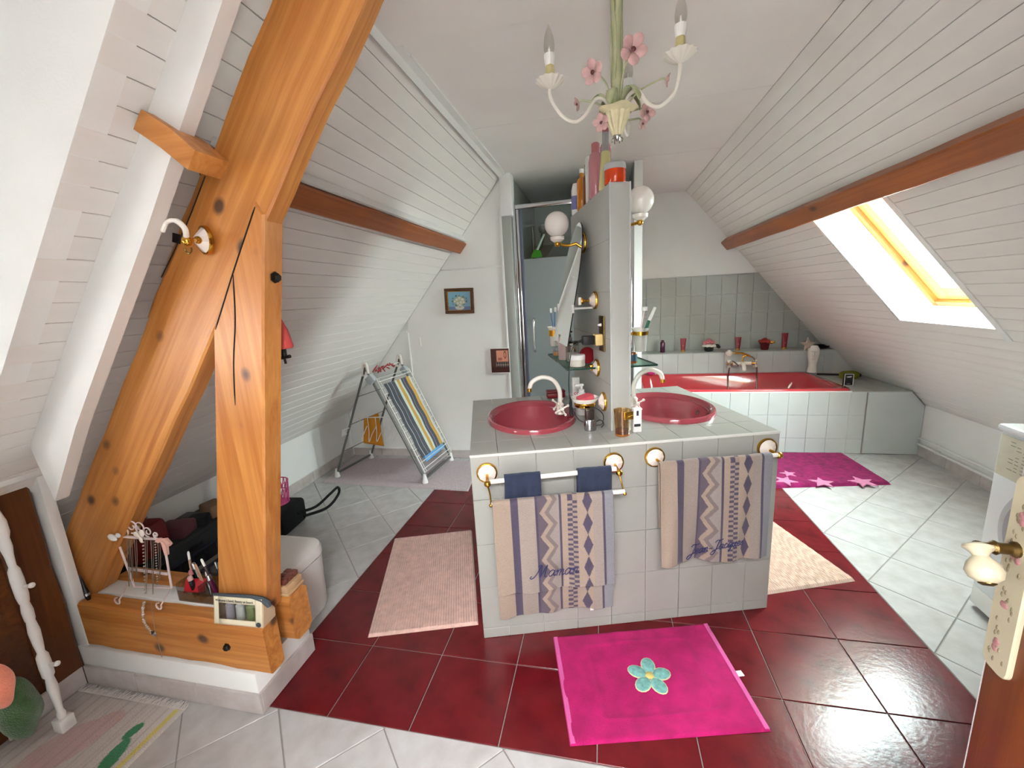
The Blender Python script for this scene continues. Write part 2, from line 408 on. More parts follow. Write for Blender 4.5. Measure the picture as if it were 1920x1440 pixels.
# ---- flat ceiling with its panels
ce = struct('ceiling', MB().box(-.85, YN, ZC+.012, .93, 5.0, ZC+.08), 'ceil_white', 'flat white ceiling of large panels')
for (x0, x1, y0, y1, z, m) in ((-.775, .855, YN, 1.70, ZC-.016, 'ceil_white'), (-.775, .855, 1.706, 2.60, ZC, 'ceil_white'), (-.775, .855, 2.603, 3.55, ZC, 'ceil_white'), (-.775, .855, 3.553, 4.9, ZC, 'ceil_white')):
    obj('panel', MB().bbox(x0, y0, z, x1, y1, ZC+.02, .002), m, ce, smooth=False)
obj('strip', MB().bbox(-.745, 1.79, ZC-.012, -.728, 2.60, ZC+.001, .003), 'trim_white', ce)
# cover strip along the left ceiling edge
struct('trim_1', MB().prism([(-.792, ZC-.03), (-.775, ZC-.001), (-.735, ZC-.001), (-.735, ZC-.012), (-.762, ZC-.018), (-.778, ZC-.045)], 1.3, YBL, 'y'), 'trim_white', 'white cover strip where the left slope meets the flat ceiling')

# ---- side and back walls
kr = struct('wall_right', MB().box(XR, YN, 0, XR+.06, 5.0, .45), 'plaster', 'low white knee wall under the right slope')
kl = struct('wall_left', MB().box(XL-.06, .87, 0, XL, YBL+.05, .46), 'plaster', 'low white knee wall under the left slope')
br = sempty('baseboard_right', 'row of marbled skirting tiles at the foot of the right knee wall')
for k in range(8):
    y0 = 1.46+k*.302; obj('skirting_tile', MB().bbox(XR-.011, y0, .001, XR, y0+.299, .085, .002), 'tile_skirt', br, smooth=False)
bl = sempty('baseboard_left', 'row of marbled skirting tiles at the foot of the left knee wall')
for k in range(7): y0 = 1.42+k*.302; obj('skirting_tile', MB().bbox(XL, y0, .001, XL+.011, y0+.299, .085, .002), 'tile_skirt', bl, smooth=False)
bb = sempty('baseboard_back', 'row of marbled skirting tiles at the foot of the back panel wall')
for k in range(6):
    x0 = -2.43+k*.302; x1 = min(x0+.299, -.79)
    if x1-x0 > .02: obj('skirting_tile', MB().bbox(x0, YBL-.011, .001, x1, YBL, .075, .002), 'tile_skirt', bb, smooth=False)
def sl_x(z): return -.775-(ZC-z)/1.19
wb = struct('wall_back', MB().box(XL-.1, YBL+.008, 0, -.79, YBL+.05, ZC+.01), 'plaster', 'white panelled wall at the end of the left side')
e = .004
for poly in ([(XL+e, e), (-1.735, e), (-1.735, 1.205), (sl_x(1.205)+.006, 1.205), (XL+e, .43)], [(-1.72, e), (-.80, e), (-.80, 1.708), (sl_x(1.708)+.004, 1.708), (-1.72, sl_x and (ZC-1.19*(1.72-.775)-.004))],
             [(sl_x(1.718)+.004, 1.718), (-.80, 1.718), (-.80, ZC-.03), (-.80, ZC-.034)]):
    obj('panel', MB().prism(poly, YBL+.01, YBL-.001, 'y', .002), 'plaster', wb, smooth=False)
obj('batten', MB().bbox(-1.737, YBL-.010, .02, -1.718, YBL+.002, 1.19, .003), 'trim_white', wb)
obj('batten', MB().bbox(-1.35, YBL-.008, 1.706, -.80, YBL+.002, 1.722, .003), 'trim_white', wb)
obj('batten', MB().bbox(-.815, YBL-.012, .02, -.795, YBL+.002, 2.16, .003), 'trim_white', wb)
# return beside the shower: white post above, grey tiled strip below
struct('trim_2', MB().bbox(-.795, YBL-.03, 2.10, -.70, YBL+.10, ZC-.001, .004), 'plaster', 'white boxed corner above the shower door')
struct('trim_3', MB().bbox(-.795, YBL-.006, 0, -.718, YBL+.10, 2.10, .003), 'tile_splash', 'grey tiled strip beside the shower door')
# walls of the shower and the wall behind the bath
sw = struct('wall_shower_left', MB().box(-.80, YBL+.05, 0, -.72, 4.9, ZC), 'tile_splash', 'grey tiled side wall inside the shower')
sr = struct('wall_shower_right', MB().box(.255, 3.62, 0, .317, YB, ZC), 'plaster', 'narrow white wall between shower and bath')
obj('tiling', MB().box(.249, 3.66, 0, .256, YB-.001, ZC-.002), 'tile_splash', sr, smooth=False)
wbk = struct('wall_bath', MB().prism([(-.85, 0), (XR, 0), (XR, .5), (.9, ZC+.02), (-.85, ZC+.02)], YB, YB+.06, 'y'), 'plaster', 'white end wall behind the bath')
shb = obj('shower_tiling', MB().box(-.72, YB-.008, 0, .25, YB, 2.0), 'tile_splash', wbk, smooth=False)
tw, th_ = .152, .203
def srx(z): return .855+(ZC-z)/1.196
for i in range(16):
    for j in range(5):
        x0, z1 = .319+i*tw, 1.562-j*th_; x1, z0 = x0+tw, z1-th_
        if z1 < .76: continue
        poly = clip([(x0+.0012, z0+.0012), (x1-.0012, z0+.0012), (x1-.0012, z1-.0012), (x0+.0012, z1-.0012)], 0, .76, 9, 9)
        # cut along the slope
        R = []
        for a in range(len(poly)):
            p, q = poly[a], poly[(a+1) % len(poly)]; fp, fq = srx(p[1])-p[0], srx(q[1])-q[0]
            if fp >= 0: R.append(p)
            if fp*fq < 0: t = fp/(fp-fq); R.append((p[0]+(q[0]-p[0])*t, p[1]+(q[1]-p[1])*t))
        if len(R) < 3 or parea(R) < .0006: continue
        obj('wall_tile', MB().prism(R, YB, YB-.008, 'y', .0014), 'tile_splash', wbk, smooth=False)
obj('tile_edging', MB().bbox(.319, YB-.009, 1.5625, srx(1.565), YB, 1.5685, .001), 'trim_white', wbk)
# wall behind the photographer, with the doorway he stands in
struct('wall_front', MB().box(-2.5, YN-.08, 0, -.48, YN, 2.5).box(.48, YN-.08, 0, 2.6, YN, 2.5).box(-.48, YN-.08, 2.08, .48, YN, 2.5), 'plaster', 'white wall with the doorway')

struct('wall_added_hall', MB().box(-.96, -1.05, 2.5, 1.26, YN, 2.56).box(-.96, -1.5, 2.5, -.42, -1.05, 2.56).box(.72, -1.5, 2.5, 1.26, -1.05, 2.56).box(-.9, -1.5, 0, 1.2, -1.44, 2.5).box(-.96, -1.5, 0, -.9, YN-.08, 2.5).box(1.2, -1.5, 0, 1.26, YN-.08, 2.5).box(-.96, -1.5, -.06, 1.26, YN, 0), 'plaster', 'added unseen white landing behind the doorway, roof left open for fill light')  # unseen landing box, added with a roof gap sized to fill the room
# ---- dormer on the left
dm = struct('wall_dormer', MB().prism([PL(.12), PL(1.62), (-2.02, 1.0), (-2.45, 1.0), (-2.45, 2.33), PL(.12, .04)], .866, .93, 'y'), 'plaster', 'white plastered side cheek of the dormer window')
obj('ceiling_panel', MB().box(-2.5, YN, 2.30, -.85, .866, 2.36), 'plaster', dm)
obj('near_cheek', MB().box(-2.5, YN-.02, .9, -.9, YN+.02, 2.34), 'plaster', dm)
obj('sill', MB().bbox(-2.5, YN, .90, -2.0, .866, 1.0, .004), 'plaster', dm)
obj('leak_block', MB().box(-2.52, .875, 0, -2.205, .915, 1.0).box(-2.52, YN, 0, -2.48, .9, 1.0), 'plaster', dm)  # added unseen boards that stop outside light leaking in under the sill
obj('knee_panel', MB().box(-2.14, YN, 0, -2.10, .95, .92), 'oak_dark', dm)
obj('window_wall', MB().box(-2.46, -.03, .95, -2.40, .87, 2.34).box(-2.46, YN, 1.51, -2.40, -.03, 2.34), 'plaster', dm)  # unseen wall shaped to narrow the window opening and cut its light
w2 = sempty('window_2', 'white framed dormer window')
for (y0, y1, z0, z1) in ((YN, YN+.04, 1.0, 2.3), (-.05, -.01, 1.0, 1.54), (YN, -.05, 1.0, 1.06), (YN, -.05, 1.48, 1.54)):
    obj('frame_bar', MB().bbox(-2.42, y0, z0, -2.37, y1, z1, .004), 'trim_white', w2)
# ---- strip of slope and boxed white rafter beside the dormer
rf = struct('trim_4', MB().prism([PL(.10), PL(1.80), PL(1.93, -.164), PL(1.594, -.134), PL(.836, -.116), PL(.245, -.087), PL(.10, -.08)], .998, 1.04, 'y'), 'trim_white', 'white painted rafter board running up the slope beside the dormer')
# ---- right skylight
M = slope_root('', 'R', '')
win = sempty('window_1', 'roof window with pine sash in a white lined opening')
win.matrix_world = M
D = .20
# splayed white lining: opening on the slope to the frame further out
o0 = (SK0, SKY0, SK1, SKY1); i0 = (SK0+.0, SKY0+.0, SK1-.05, SKY1-.035)
def lining(a, b, nm):
    t = .012
    vs = [Vector((*p, 0.0)) for p in a] + [Vector((*p, D)) for p in b]
    mb = MB(); n = (vs[1]-vs[0]).cross(vs[3]-vs[0]).normalized()*t
    mb.add([vs[0], vs[1], vs[2], vs[3], vs[0]+n, vs[1]+n, vs[2]+n, vs[3]+n], [(0, 1, 2, 3), (7, 6, 5, 4), (0, 4, 5, 1), (1, 5, 6, 2), (2, 6, 7, 3), (3, 7, 4, 0)])
    obj(nm, mb, 'reveal_white', win, smooth=False)
A0, A1, A2, A3 = (SK0, SKY0), (SK1, SKY0), (SK1, SKY1), (SK0, SKY1)
B0, B1, B2, B3 = (SK0, SKY0), (SK1+.02, SKY0), (SK1+.02, SKY1), (SK0, SKY1)
lining([A1, A0], [B0, B1], 'lining'); lining([A2, A1], [B1, B2], 'lining'); lining([A3, A2], [B2, B3], 'lining'); lining([A0, A3], [B3, B0], 'lining')
def wbar(nm, t0, t1, y0, y1, z0, z1, m, par=win):
    Lx, Ly = t1-t0, y1-y0
    if Lx >= Ly: return obj(nm, MB().bbox(-Lx/2, -Ly/2, z0, Lx/2, Ly/2, z1, .004), m, par, ((t0+t1)/2, (y0+y1)/2, 0))
    return obj(nm, MB().bbox(-Ly/2, -Lx/2, z0, Ly/2, Lx/2, z1, .004), m, par, ((t0+t1)/2, (y0+y1)/2, 0), (0, 0, pi/2))
T0, T1, Y0, Y1 = SK0+.0, SK1+.02, SKY0, SKY1
for (a, b, c, d) in ((T0, T1, Y1-.045, Y1), (T0, T1, Y0, Y0+.045), (T1-.045, T1, Y0+.045, Y1-.045), (T0, T0+.045, Y0+.045, Y1-.045)):
    wbar('frame_bar', a, b, c, d, D-.012, D+.06, 'pine')
for (a, b, c, d) in ((T0+.03, T1-.045, Y1-.15, Y1-.045), (T0+.03, T1-.045, Y0+.045, Y0+.125), (T1-.14, T1-.045, Y0+.125, Y1-.15), (T0+.03, T0+.11, Y0+.125, Y1-.125)):
    wbar('sash_bar', a, b, c, d, D+.012, D+.07, 'pine_light')
obj('glass', MB().box(T0+.08, Y0+.12, D+.045, T1-.12, Y1-.12, D+.05), 'glass', win, smooth=False)
obj('opening_bar', MB().bbox(T0+.05, Y0+.13, D-.045, T0+.075, Y1-.10, D-.02, .004), 'white_enamel', win)
for (a, b, c, d) in ((SK0-.03, SK1+.035, SKY0-.035, SKY0),):
    obj('casing', MB().bbox(a, c, -.006, b, d, .004, .002), 'trim_white', win)

# ---- timbers of the roof
def timber(name, p, q, wdt, dep, m, up, parent=None, seg=14, wob=.004, bev=.006, taper=0):
    """beam from p to q (world); wdt along 'up', dep the third way; mesh grain along local X; slightly uneven edges"""
    p, q, up = Vector(p), Vector(q), Vector(up); X = (q-p).normalized(); Z = (up-X*up.dot(X)).normalized(); Yv = Z.cross(X); L = (q-p).length
    rnd = random.Random(hash(name) % 1000+int(L*100)); mb = MB()
    ring = []
    for s in range(seg+1):
        x = L*s/seg; w2_, d2_ = wdt/2*(1-taper*s/seg), dep/2
        b = bev
        sec = [(-d2_+b, -w2_), (d2_-b, -w2_), (d2_, -w2_+b), (d2_, w2_-b), (d2_-b, w2_), (-d2_+b, w2_), (-d2_, w2_-b), (-d2_, -w2_+b)]
        jy, jz = rnd.uniform(-wob, wob), rnd.uniform(-wob, wob)
        ring.append([(x, y+jy*(.5 if abs(y) < 1 else 1), z+jz) for (y, z) in sec])
    vs = [v for r in ring for v in r]; n = 8; fs = [tuple(range(n))[::-1], tuple(range(seg*n, seg*n+n))]
    for s in range(seg):
        for j in range(n): fs.append((s*n+j, s*n+(j+1) % n, (s+1)*n+(j+1) % n, (s+1)*n+j))
    mb.add(vs, fs)
    MW = Matrix(((X.x, Yv.x, Z.x, p.x), (X.y, Yv.y, Z.y, p.y), (X.z, Yv.z, Z.z, p.z), (0, 0, 0, 1)))
    o = obj(name, mb, m, parent, smooth=True, ang=25)
    if parent: o.matrix_local = Matrix.Translation(-Vector(parent.location)) @ MW
    else: o.matrix_world = MW
    return o
YT = 1.115; DT = .068
tr = thing('timber_truss', 'orange pine roof truss with slanted strut and leaning post on a low plinth', 'truss', (-1.6, YT, .17))
def mid(a, b): return (Vector(a)+Vector(b))/2
# slanted strut: centre line between its two edges
s0, s1 = Vector((-2.30, YT+.04, .20)), Vector((-.57, YT+.04, 2.42))
d_ = (s1-s0).normalized()
sA, sB = mid((-1.737, 0, 1.08), (-1.458, 0, 1.085)), mid((-.826, 0, 2.217), (-.581, 0, 2.191))
dr = (sB-sA).normalized(); P0 = sA-dr*((sA.z-.30)/dr.z); P1 = sA+dr*((2.44-sA.z)/dr.z)
wst = .232
timber('strut', (P0.x, YT+.033, P0.z), (P1.x, YT+.033, P1.z), wst, .072, 'pine', (-.7, 0, .7), tr, seg=22)
# leaning post
pl0, pl1 = Vector((-1.33, YT+.034, .18)), Vector((-1.058, YT+.034, 1.60))
pdir = (mid((-1.198, 0, 1.401), (-.948-.07*.0, 0, 1.72)),)
b0 = mid((-1.398, 0, .503), (-1.195, 0, .479)); lean = ((-.948-(-1.195))/(1.72-.479))
q0 = Vector((b0.x-lean*(.49-.17), YT+.034, .17)); q1 = Vector((b0.x+lean*(1.78-.49), YT+.034, 1.78))
# the post stops under the strut: trimmed to the strut's lower edge on the left
PX = [ony(x, y, YT) for x, y in ((413, 1150), (410, 1000), (407, 800), (404, 619), (440, 503), (482, 378), (491, 394), (499, 402), (498, 600), (499, 850), (500, 1000), (502, 1150))]
def post_mesh(pts, y0, y1):
    poly = [(p.z, -p.x) for p in pts]; mb = MB(); n = len(poly); ins = inset(poly, .006)
    for (P, y) in ((poly, y1), (poly, y0+.006), (ins, y0)): mb.add([(p[0], y, p[1]) for p in P], [])
    mb.f += [tuple(range(n)), tuple(range(2*n, 3*n))]; mb.m += [0, 0]
    for k in range(2):
        for i in range(n): mb.f.append((k*n+i, k*n+(i+1) % n, (k+1)*n+(i+1) % n, (k+1)*n+i)); mb.m.append(0)
    return mb
obj('post', post_mesh(PX, YT-.010, YT+.066), 'pine', tr, -Vector(tr.location), (0, -pi/2, 0), ang=20)
timber('tie_beam', (-2.04, YT-.032, .268), (-1.178, YT-.032, .268), .195, .066, 'pine', (0, 0, 1), tr, seg=12, bev=.008)
timber('tie_beam', (-2.04, YT+.12, .275), (-1.185, YT+.12, .275), .20, .10, 'pine', (0, 0, 1), tr, seg=12, bev=.02)
timber('cleat', (-1.50, YT+.10, 1.42), (-1.13, YT+.10, 1.90), .15, .06, 'pine', (-.7, 0, .7), tr, seg=8, bev=.02)
def bolt(x, y, z, nrm, s=.013):
    M_ = Matrix.Translation(Vector((x, y, z))-Vector(tr.location)) @ Vector((0, 0, 1)).rotation_difference(Vector(nrm)).to_matrix().to_4x4()
    mb = MB().lathe([(s*1.25, -.004), (s*1.25, .001), (s, .001), (s, .009), (s*.8, .012), (.001, .012)], 6, M_); obj('bolt', mb, 'dark_metal', tr, smooth=False)
p_ = ony(427, 1212, YT-.065); bolt(p_.x, YT-.066, p_.z, (0, -1, 0), .012)
bolt(-.976, YT+.034, 1.55, (1, 0, -.2), .014)
# cracks in the post: dark splits
for pts in ([(437, 515), (441, 600), (438, 680), (441, 760)], [(478, 388), (462, 436), (438, 508), (420, 566), (404, 618)]):
    P_ = [ony(x, y, YT-.0105)-Vector(tr.location) for x, y in pts]
    obj('split', MB().tube(bez(P_, 4), [.0012]+[.0022]*(len(bez(P_, 4))-2)+[.0008], 5), 'dark_metal', tr)
P_ = [ony(x, y, YT-.004)-Vector(tr.location) for x, y in [(385, 330), (350, 420), (303, 520)]]
obj('split', MB().tube(bez(P_, 4), .0018, 5), 'dark_metal', tr)
# purlins
pu = timber('purlin', (PL(.655, -.037)[0], 1.19, PL(.655, -.037)[1]), (PL(.655, -.037)[0], YBL-.001, PL(.655, -.037)[1]), .10, .07, 'pine_dark', (-.64, 0, -.77), seg=20, wob=.002, bev=.006)
tag(pu, 'orange pine purlin along the left slope behind the truss', 'beam')
pt = struct('trim_5', MB().prism([PL(.575, 0), PL(.603, 0), PL(.603, -.045), PL(.59, -.05), PL(.578, -.03)], 1.19, YBL, 'y'), 'trim_white', 'white moulding above the left purlin')
st = MB(); E_ = [ony(264, 205, .965), ony(250, 242, .965), ony(300, 276, .965), ony(352, 318, .965), ony(366, 282, .965), ony(318, 240, .965)]
c_ = E_[0]
st.prism([(p.x-c_.x, p.z-c_.z) for p in E_], 0, .10, 'y')
so = obj('purlin_stub', st, 'pine', None, (c_.x, .965, c_.z), ang=30); tag(so, 'sawn off end of a pine purlin jutting out beside the strut', 'beam')
pr = timber('purlin', (PR(.69, -.040)[0], YN, PR(.69, -.040)[1]), (PR(.69, -.040)[0], YB-.002, PR(.69, -.040)[1]), .105, .075, 'pine_dark', (.64, 0, -.77), seg=26, wob=.002, bev=.008)
tag(pr, 'orange pine purlin along the right slope above the roof window', 'beam')
# plinth of the truss
pn = struct('wall_plinth', MB().bbox(-2.10, 1.045, 0, -1.247, 1.33, .165, .006), 'plaster', 'low white plinth carrying the truss')
obj('plaster_top', MB().bbox(-2.06, 1.115, .165, -1.36, 1.19, .372, .006), 'plaster', pn)
bp_ = sempty('baseboard_plinth', 'marbled skirting tiles around the truss plinth')
for k in range(3):
    x1 = -1.236-k*.29; x0 = max(x1-.287, -2.078); obj('skirting_tile', MB().bbox(x0, 1.034, .001, x1, 1.045, .083, .002), 'tile_skirt', bp_, smooth=False)
obj('skirting_tile', MB().bbox(-1.247, 1.0455, .001, -1.236, 1.33, .083, .002), 'tile_skirt', bp_, smooth=False)
obj('skirting_tile', MB().bbox(-2.089, .80, .001, -2.078, 1.033, .083, .002), 'tile_skirt', bp_, smooth=False)
# dark post, white ledge and white corner strip at the knee of the dormer
dp = timber('post', (-2.14, .985, 0), (-2.14, .985, .905), .12, .12, 'oak_dark', (0, 1, 0), seg=10, bev=.01); dp.name = 'timber_post'
tag(dp, 'dark brown timber post under the white dormer ledge', 'post')
struct('trim_6', MB().bbox(-2.16, .868, .905, -2.03, 1.07, .965, .006).bbox(-2.15, .868, .968, -2.05, 1.07, 1.03, .006), 'trim_white', 'white painted ledge boards below the dormer')
struct('trim_7', MB().bbox(-2.16, 1.055, .0, -2.055, 1.09, .92, .004), 'trim_white', 'white upright strip between dark post and truss')

# ================================================================== ISLAND
IA = radians(16.2); IO = Vector((-.521, 1.498, 0)); IW_, ID_, IH = 1.29, .93, .845
def IP(u, v, z=0): return Vector((IO.x+u*cos(IA)-v*sin(IA), IO.y+u*sin(IA)+v*cos(IA), z))
def ith(name, label, cat, u, v, z=0, group=None, rz=0): return thing(name, label, cat, IP(u, v, z), IA+rz, group)
def ione(name, mb, m, label, cat, u, v, z=0, group=None, rz=0, **k):
    o = obj(name, mb, m, None, IP(u, v, z), (0, 0, IA+rz), **k); return tag(o, label, cat, group)
isl = ith('vanity_island', 'grey tiled vanity island standing at an angle on the red tiles', 'vanity', 0, 0)
sh = MB(); t_ = .03
sh.box(.006, .006, 0, IW_-.006, t_, IH-.03).box(.006, ID_-t_, 0, IW_-.006, ID_-.006, IH-.03).box(.006, t_, 0, t_, ID_-t_, IH-.03).box(IW_-t_, t_, 0, IW_-.006, ID_-t_, IH-.03)
obj('carcass', sh, 'grout_light', isl, smooth=False)
g = .0008; us = [0, .113]+[.113+.1517*k for k in range(1, 8)]; us = [u for u in us if u < IW_-.03]+[IW_]
zs = [0, .047, .249, .450, .651, IH]
def tl(a0, a1, b0, b1): return [(a0+g, b0+g), (a1-g, b0+g), (a1-g, b1-g), (a0+g, b1-g)]
for i in range(len(us)-1):
    for j in range(5):
        j1 = zs[j+1] if j < 4 else IH-.009
        obj('tile', MB().prism(tl(us[i], us[i+1], zs[j], j1), .008, 0, 'y', .0011), 'tile_grey', isl, smooth=False)
vs_ = [0, .155, .31, .465, .62, .775, ID_]
for i in range(6):
    for j in range(5):
        j1 = zs[j+1] if j < 4 else IH-.009
        P = tl(vs_[i], vs_[i+1], zs[j], j1)
        obj('tile', MB().prism(P, .008, 0, 'x', .0011), 'tile_grey', isl, smooth=False)
        obj('tile', MB().prism(P, IW_-.008, IW_, 'x', .0011), 'tile_grey', isl, smooth=False)
BAS = [(.305, .475), (1.00, .46)]; BA, BB = .225, .285
FU0, FU1, FV0, FV1 = .627, .710, .166, .893
# countertop: tiles cut round the bowls and the upright wall
def cut_poly(poly, z0, z1):
    bm = bmesh.new(); mb = MB().prism(poly, z0, z1, 'z', .0011); me = mesh('tile', mb, False); fixn(me)
    return me
cutters = []
for (cu, cv) in BAS:
    cm = MB().lathe([(1, -.1), (1, .1)], 40, Matrix.Translation((cu, cv, IH)) @ Matrix.Diagonal((BA*.86, BB*.88, 1, 1))); cme = mesh('cut', cm, False); fixn(cme)
    co = bpy.data.objects.new('cut', cme); cutters.append((co, cu, cv))
fm = MB().box(FU0, FV0, IH-.1, FU1, FV1, IH+.1); fme = mesh('cut', fm, False); fixn(fme); fco = bpy.data.objects.new('cut', fme)
def hits(u0, u1, v0, v1, cu, cv):
    du = max(u0-cu, 0, cu-u1)/(BA*.86); dv = max(v0-cv, 0, cv-v1)/(BB*.88); return du*du+dv*dv < 1
for c_o, _, _ in cutters: C.objects.link(c_o)
C.objects.link(fco)
pend = []
for i in range(len(us)-1):
    for j in range(6):
        u0, u1, v0, v1 = us[i], us[i+1], vs_[j], vs_[j+1]
        mb = MB().prism(tl(u0, u1, v0, v1), IH-.009, IH, 'z', .0011); o = obj('tile', mb, 'tile_grey', isl, smooth=False)
        cs = [c for c, cu, cv in cutters if hits(u0, u1, v0, v1, cu, cv)]
        if u0 < FU1 and u1 > FU0 and v0 < FV1 and v1 > FV0: cs.append(fco)
        if cs:
            o.parent = None
            for c in cs: md = o.modifiers.new('b', 'BOOLEAN'); md.operation = 'DIFFERENCE'; md.object = c; md.solver = 'EXACT'
            pend.append(o)
dg = bpy.context.evaluated_depsgraph_get()
for o in pend:
    me = bpy.data.meshes.new_from_object(o.evaluated_get(dg)); o.modifiers.clear(); o.data = me; o.parent = isl
    if len(me.polygons) == 0: bpy.data.objects.remove(o)
for c_o, _, _ in cutters: bpy.data.objects.remove(c_o)
bpy.data.objects.remove(fco)
obj('top_bed', MB().box(.02, .02, IH-.03, .62, .09, IH-.0095).box(.02, .86, IH-.03, 1.27, .91, IH-.0095).box(.02, .09, IH-.03, .06, .86, IH-.0095).box(1.23, .09, IH-.03, 1.27, .86, IH-.0095).box(.62, .02, IH-.03, 1.27, .09, IH-.0095), 'grout_light', isl, smooth=False)
obj('edge_bead', MB().bbox(0, -.002, IH-.010, IW_, .004, IH+.0008, .001), 'grout_light', isl)
# upright wall through the island
fin = struct('wall_partition', MB().bbox(0, 0, 0, FU1-FU0, FV1-FV0, 1.875-IH+.03, .004), 'fin_grey', 'narrow grey upright wall between the two wash basins', loc=IP(FU0, FV0, IH-.03), rot=(0, 0, IA))
def bead(x, y): return MB().bbox(x-.003, y-.003, .03, x+.003, y+.003, 1.875-IH+.03, .0015)
obj('corner_bead', bead(0, 0), 'tile_grey_light', fin); obj('corner_bead', bead(FU1-FU0, 0), 'tile_grey_light', fin)
for z in (1.66, 1.45, 1.25, 1.05):
    obj('joint', MB().box(-.0006, .004, z-IH+.03, .0, FV1-FV0-.004, z-IH+.0315), 'grout', fin, smooth=False)
# basins
def basin(label, cu, cv):
    b = ith('wash_basin', label, 'basin', cu, cv, IH)
    prof = [(1.0, .0), (1.0, .012), (.985, .02), (.955, .023), (.92, .02), (.88, .008), (.85, -.01), (.80, -.05), (.70, -.10), (.52, -.135), (.3, -.15), (.07, -.155), (.001, -.158)]
    obj('bowl', MB().lathe(prof, 64, Matrix.Diagonal((BA, BB, 1, 1)), cap=False).lathe([(.05, -.16), (.3, -.16), (.55, -.143), (.74, -.105), (.84, -.05), (.86, .0)], 40, Matrix.Diagonal((BA, BB, 1, 1)), cap=False), 'basin_pink', b, fix=False)
    obj('drain', MB().lathe([(.02, -.004), (.02, 0), (.013, .001), (.011, -.004), (.001, -.004)], 20, Matrix.Translation((0, 0, -.150))), 'chrome', b)
    return b
b1 = basin('dark pink oval wash basin beside the shower, in shade', *BAS[0])
b2 = basin('dark pink oval wash basin on the side of the bath', *BAS[1])
of = obj('overflow', MB().lathe([(.012, 0), (.012, .003), (.007, .003), (.006, -.002), (.001, -.002)], 18, Matrix.Translation((.168, -.02, -.03)) @ Matrix.Rotation(radians(-70), 4, 'Y')), 'steel', b2)
# taps: white column spout with cross handles
def tap(label, u, v, flip, z):
    t = ith('basin_tap', label, 'tap', u, v, z)
    s = -1 if not flip else 1
    obj('body', MB().lathe([(.024, 0), (.026, .004), (.020, .012), (.019, .04), (.021, .05), (.014, .06), (.001, .061)], 20), 'porc_pinkish', t)
    P = bez([(0, 0, .05), (.0, 0, .12), (s*.03, 0, .175), (s*.085, 0, .195), (s*.135, 0, .175), (s*.152, 0, .14)], 8)
    obj('spout', MB().tube(P, [.0115]*(len(P)-2)+[.010, .010], 14), 'porcelain', t)
    obj('nozzle', MB().lathe([(.011, 0), (.0115, .018), (.008, .019), (.001, .019)], 16, Matrix.Translation((s*.152, 0, .125))), 'gold', t)
    for k, (y0, az) in enumerate(((-.045, 0),)):
        hnd = obj('handle', MB().cyl((0, -.015, .03), (0, y0-.01, .038), .009, 12).sphere((0, y0-.012, .038), .011, 12), 'porcelain', t)
        for q in range(4):
            a = q*pi/2+.5; c0 = Vector((0, y0-.006, .038)); e_ = c0+Vector((cos(a)*.034, -.004, sin(a)*.034))
            obj('spoke', MB().cyl(c0, e_, .0045, 8).sphere(e_, .0078, 10), 'porc_pinkish', hnd)
    hnd = obj('handle', MB().cyl((0, .015, .03), (0, .055, .038), .009, 12).sphere((0, .057, .038), .011, 12), 'porcelain', t)
    for q in range(4):
        a = q*pi/2+.9; c0 = Vector((0, .051, .038)); e_ = c0+Vector((cos(a)*.034, .004, sin(a)*.034))
        obj('spoke', MB().cyl(c0, e_, .0045, 8).sphere(e_, .0078, 10), 'porc_pinkish', hnd)
    return t
tap('white swan neck basin tap with cross handles at the shower side basin', .452, .46, False, IH+.012)
tap('white swan neck basin tap with cross handles at the bath side basin', .835, .46, True, IH+.012)
# rosettes (faceted white cone in a gold ring); axis along local -Y
def rosette(parent, p, ax=(0, -1, 0), r=.042, name='rosette', d=.022):
    M_ = Matrix.Translation(Vector(p)) @ Vector((0, 0, 1)).rotation_difference(Vector(ax)).to_matrix().to_4x4()
    ro = obj(name, MB().lathe([(r*.9, .004), (r*.86, .010), (r*.3, d), (r*.001, d)], 10, M_), 'porc_pinkish', parent, smooth=False)
    obj('ring', MB().lathe([(r, 0), (r*1.02, .004), (r*.97, .010), (r*.88, .011), (r*.86, .006)], 32, M_), 'gold', ro)
    return ro
# towel rails
rl = ith('towel_rail', 'double white towel rail with gold ends holding two small blue cloths and a long towel', 'towel rail', .064, 0, .767)
for du in (0, .517):
    rosette(rl, (du, 0, .002))
    obj('knob', MB().cyl((du, -.015, 0), (du, -.07, -.012), .006, 12).sphere((du, -.074, -.013), .0135, 16), 'gold', rl)
    ux = du+(.008 if du == 0 else .03)
    A_ = bez([(du, -.074, -.02), (du+.006, -.082, -.05), (du+.008, -.10, -.075), (du+.008, -.115, -.082)], 6)
    obj('arm', MB().tube(A_, .0032, 8).sphere(A_[-1], .008, 10), 'gold', rl)
obj('bar', MB().cyl((.012, -.072, -.006), (.505, -.072, .004), .0095, 16), 'porcelain', rl)
obj('bar', MB().cyl((.010, -.112, -.080), (.525, -.112, -.074), .0085, 16), 'porcelain', rl)
rr = ith('towel_rail', 'single towel rail with gold rosettes holding the striped towel on the bath side', 'towel rail', .753, 0, .773)
for du in (0, .481):
    rosette(rr, (du, 0, .004))
    obj('knob', MB().cyl((du, -.015, 0), (du+.008, -.06, -.005), .006, 12).sphere((du+.010, -.066, -.006), .0135, 16), 'gold', rr)
obj('bar', MB().cyl((.014, -.066, -.004), (.488, -.066, -.004), .0085, 16), 'porcelain', rr)

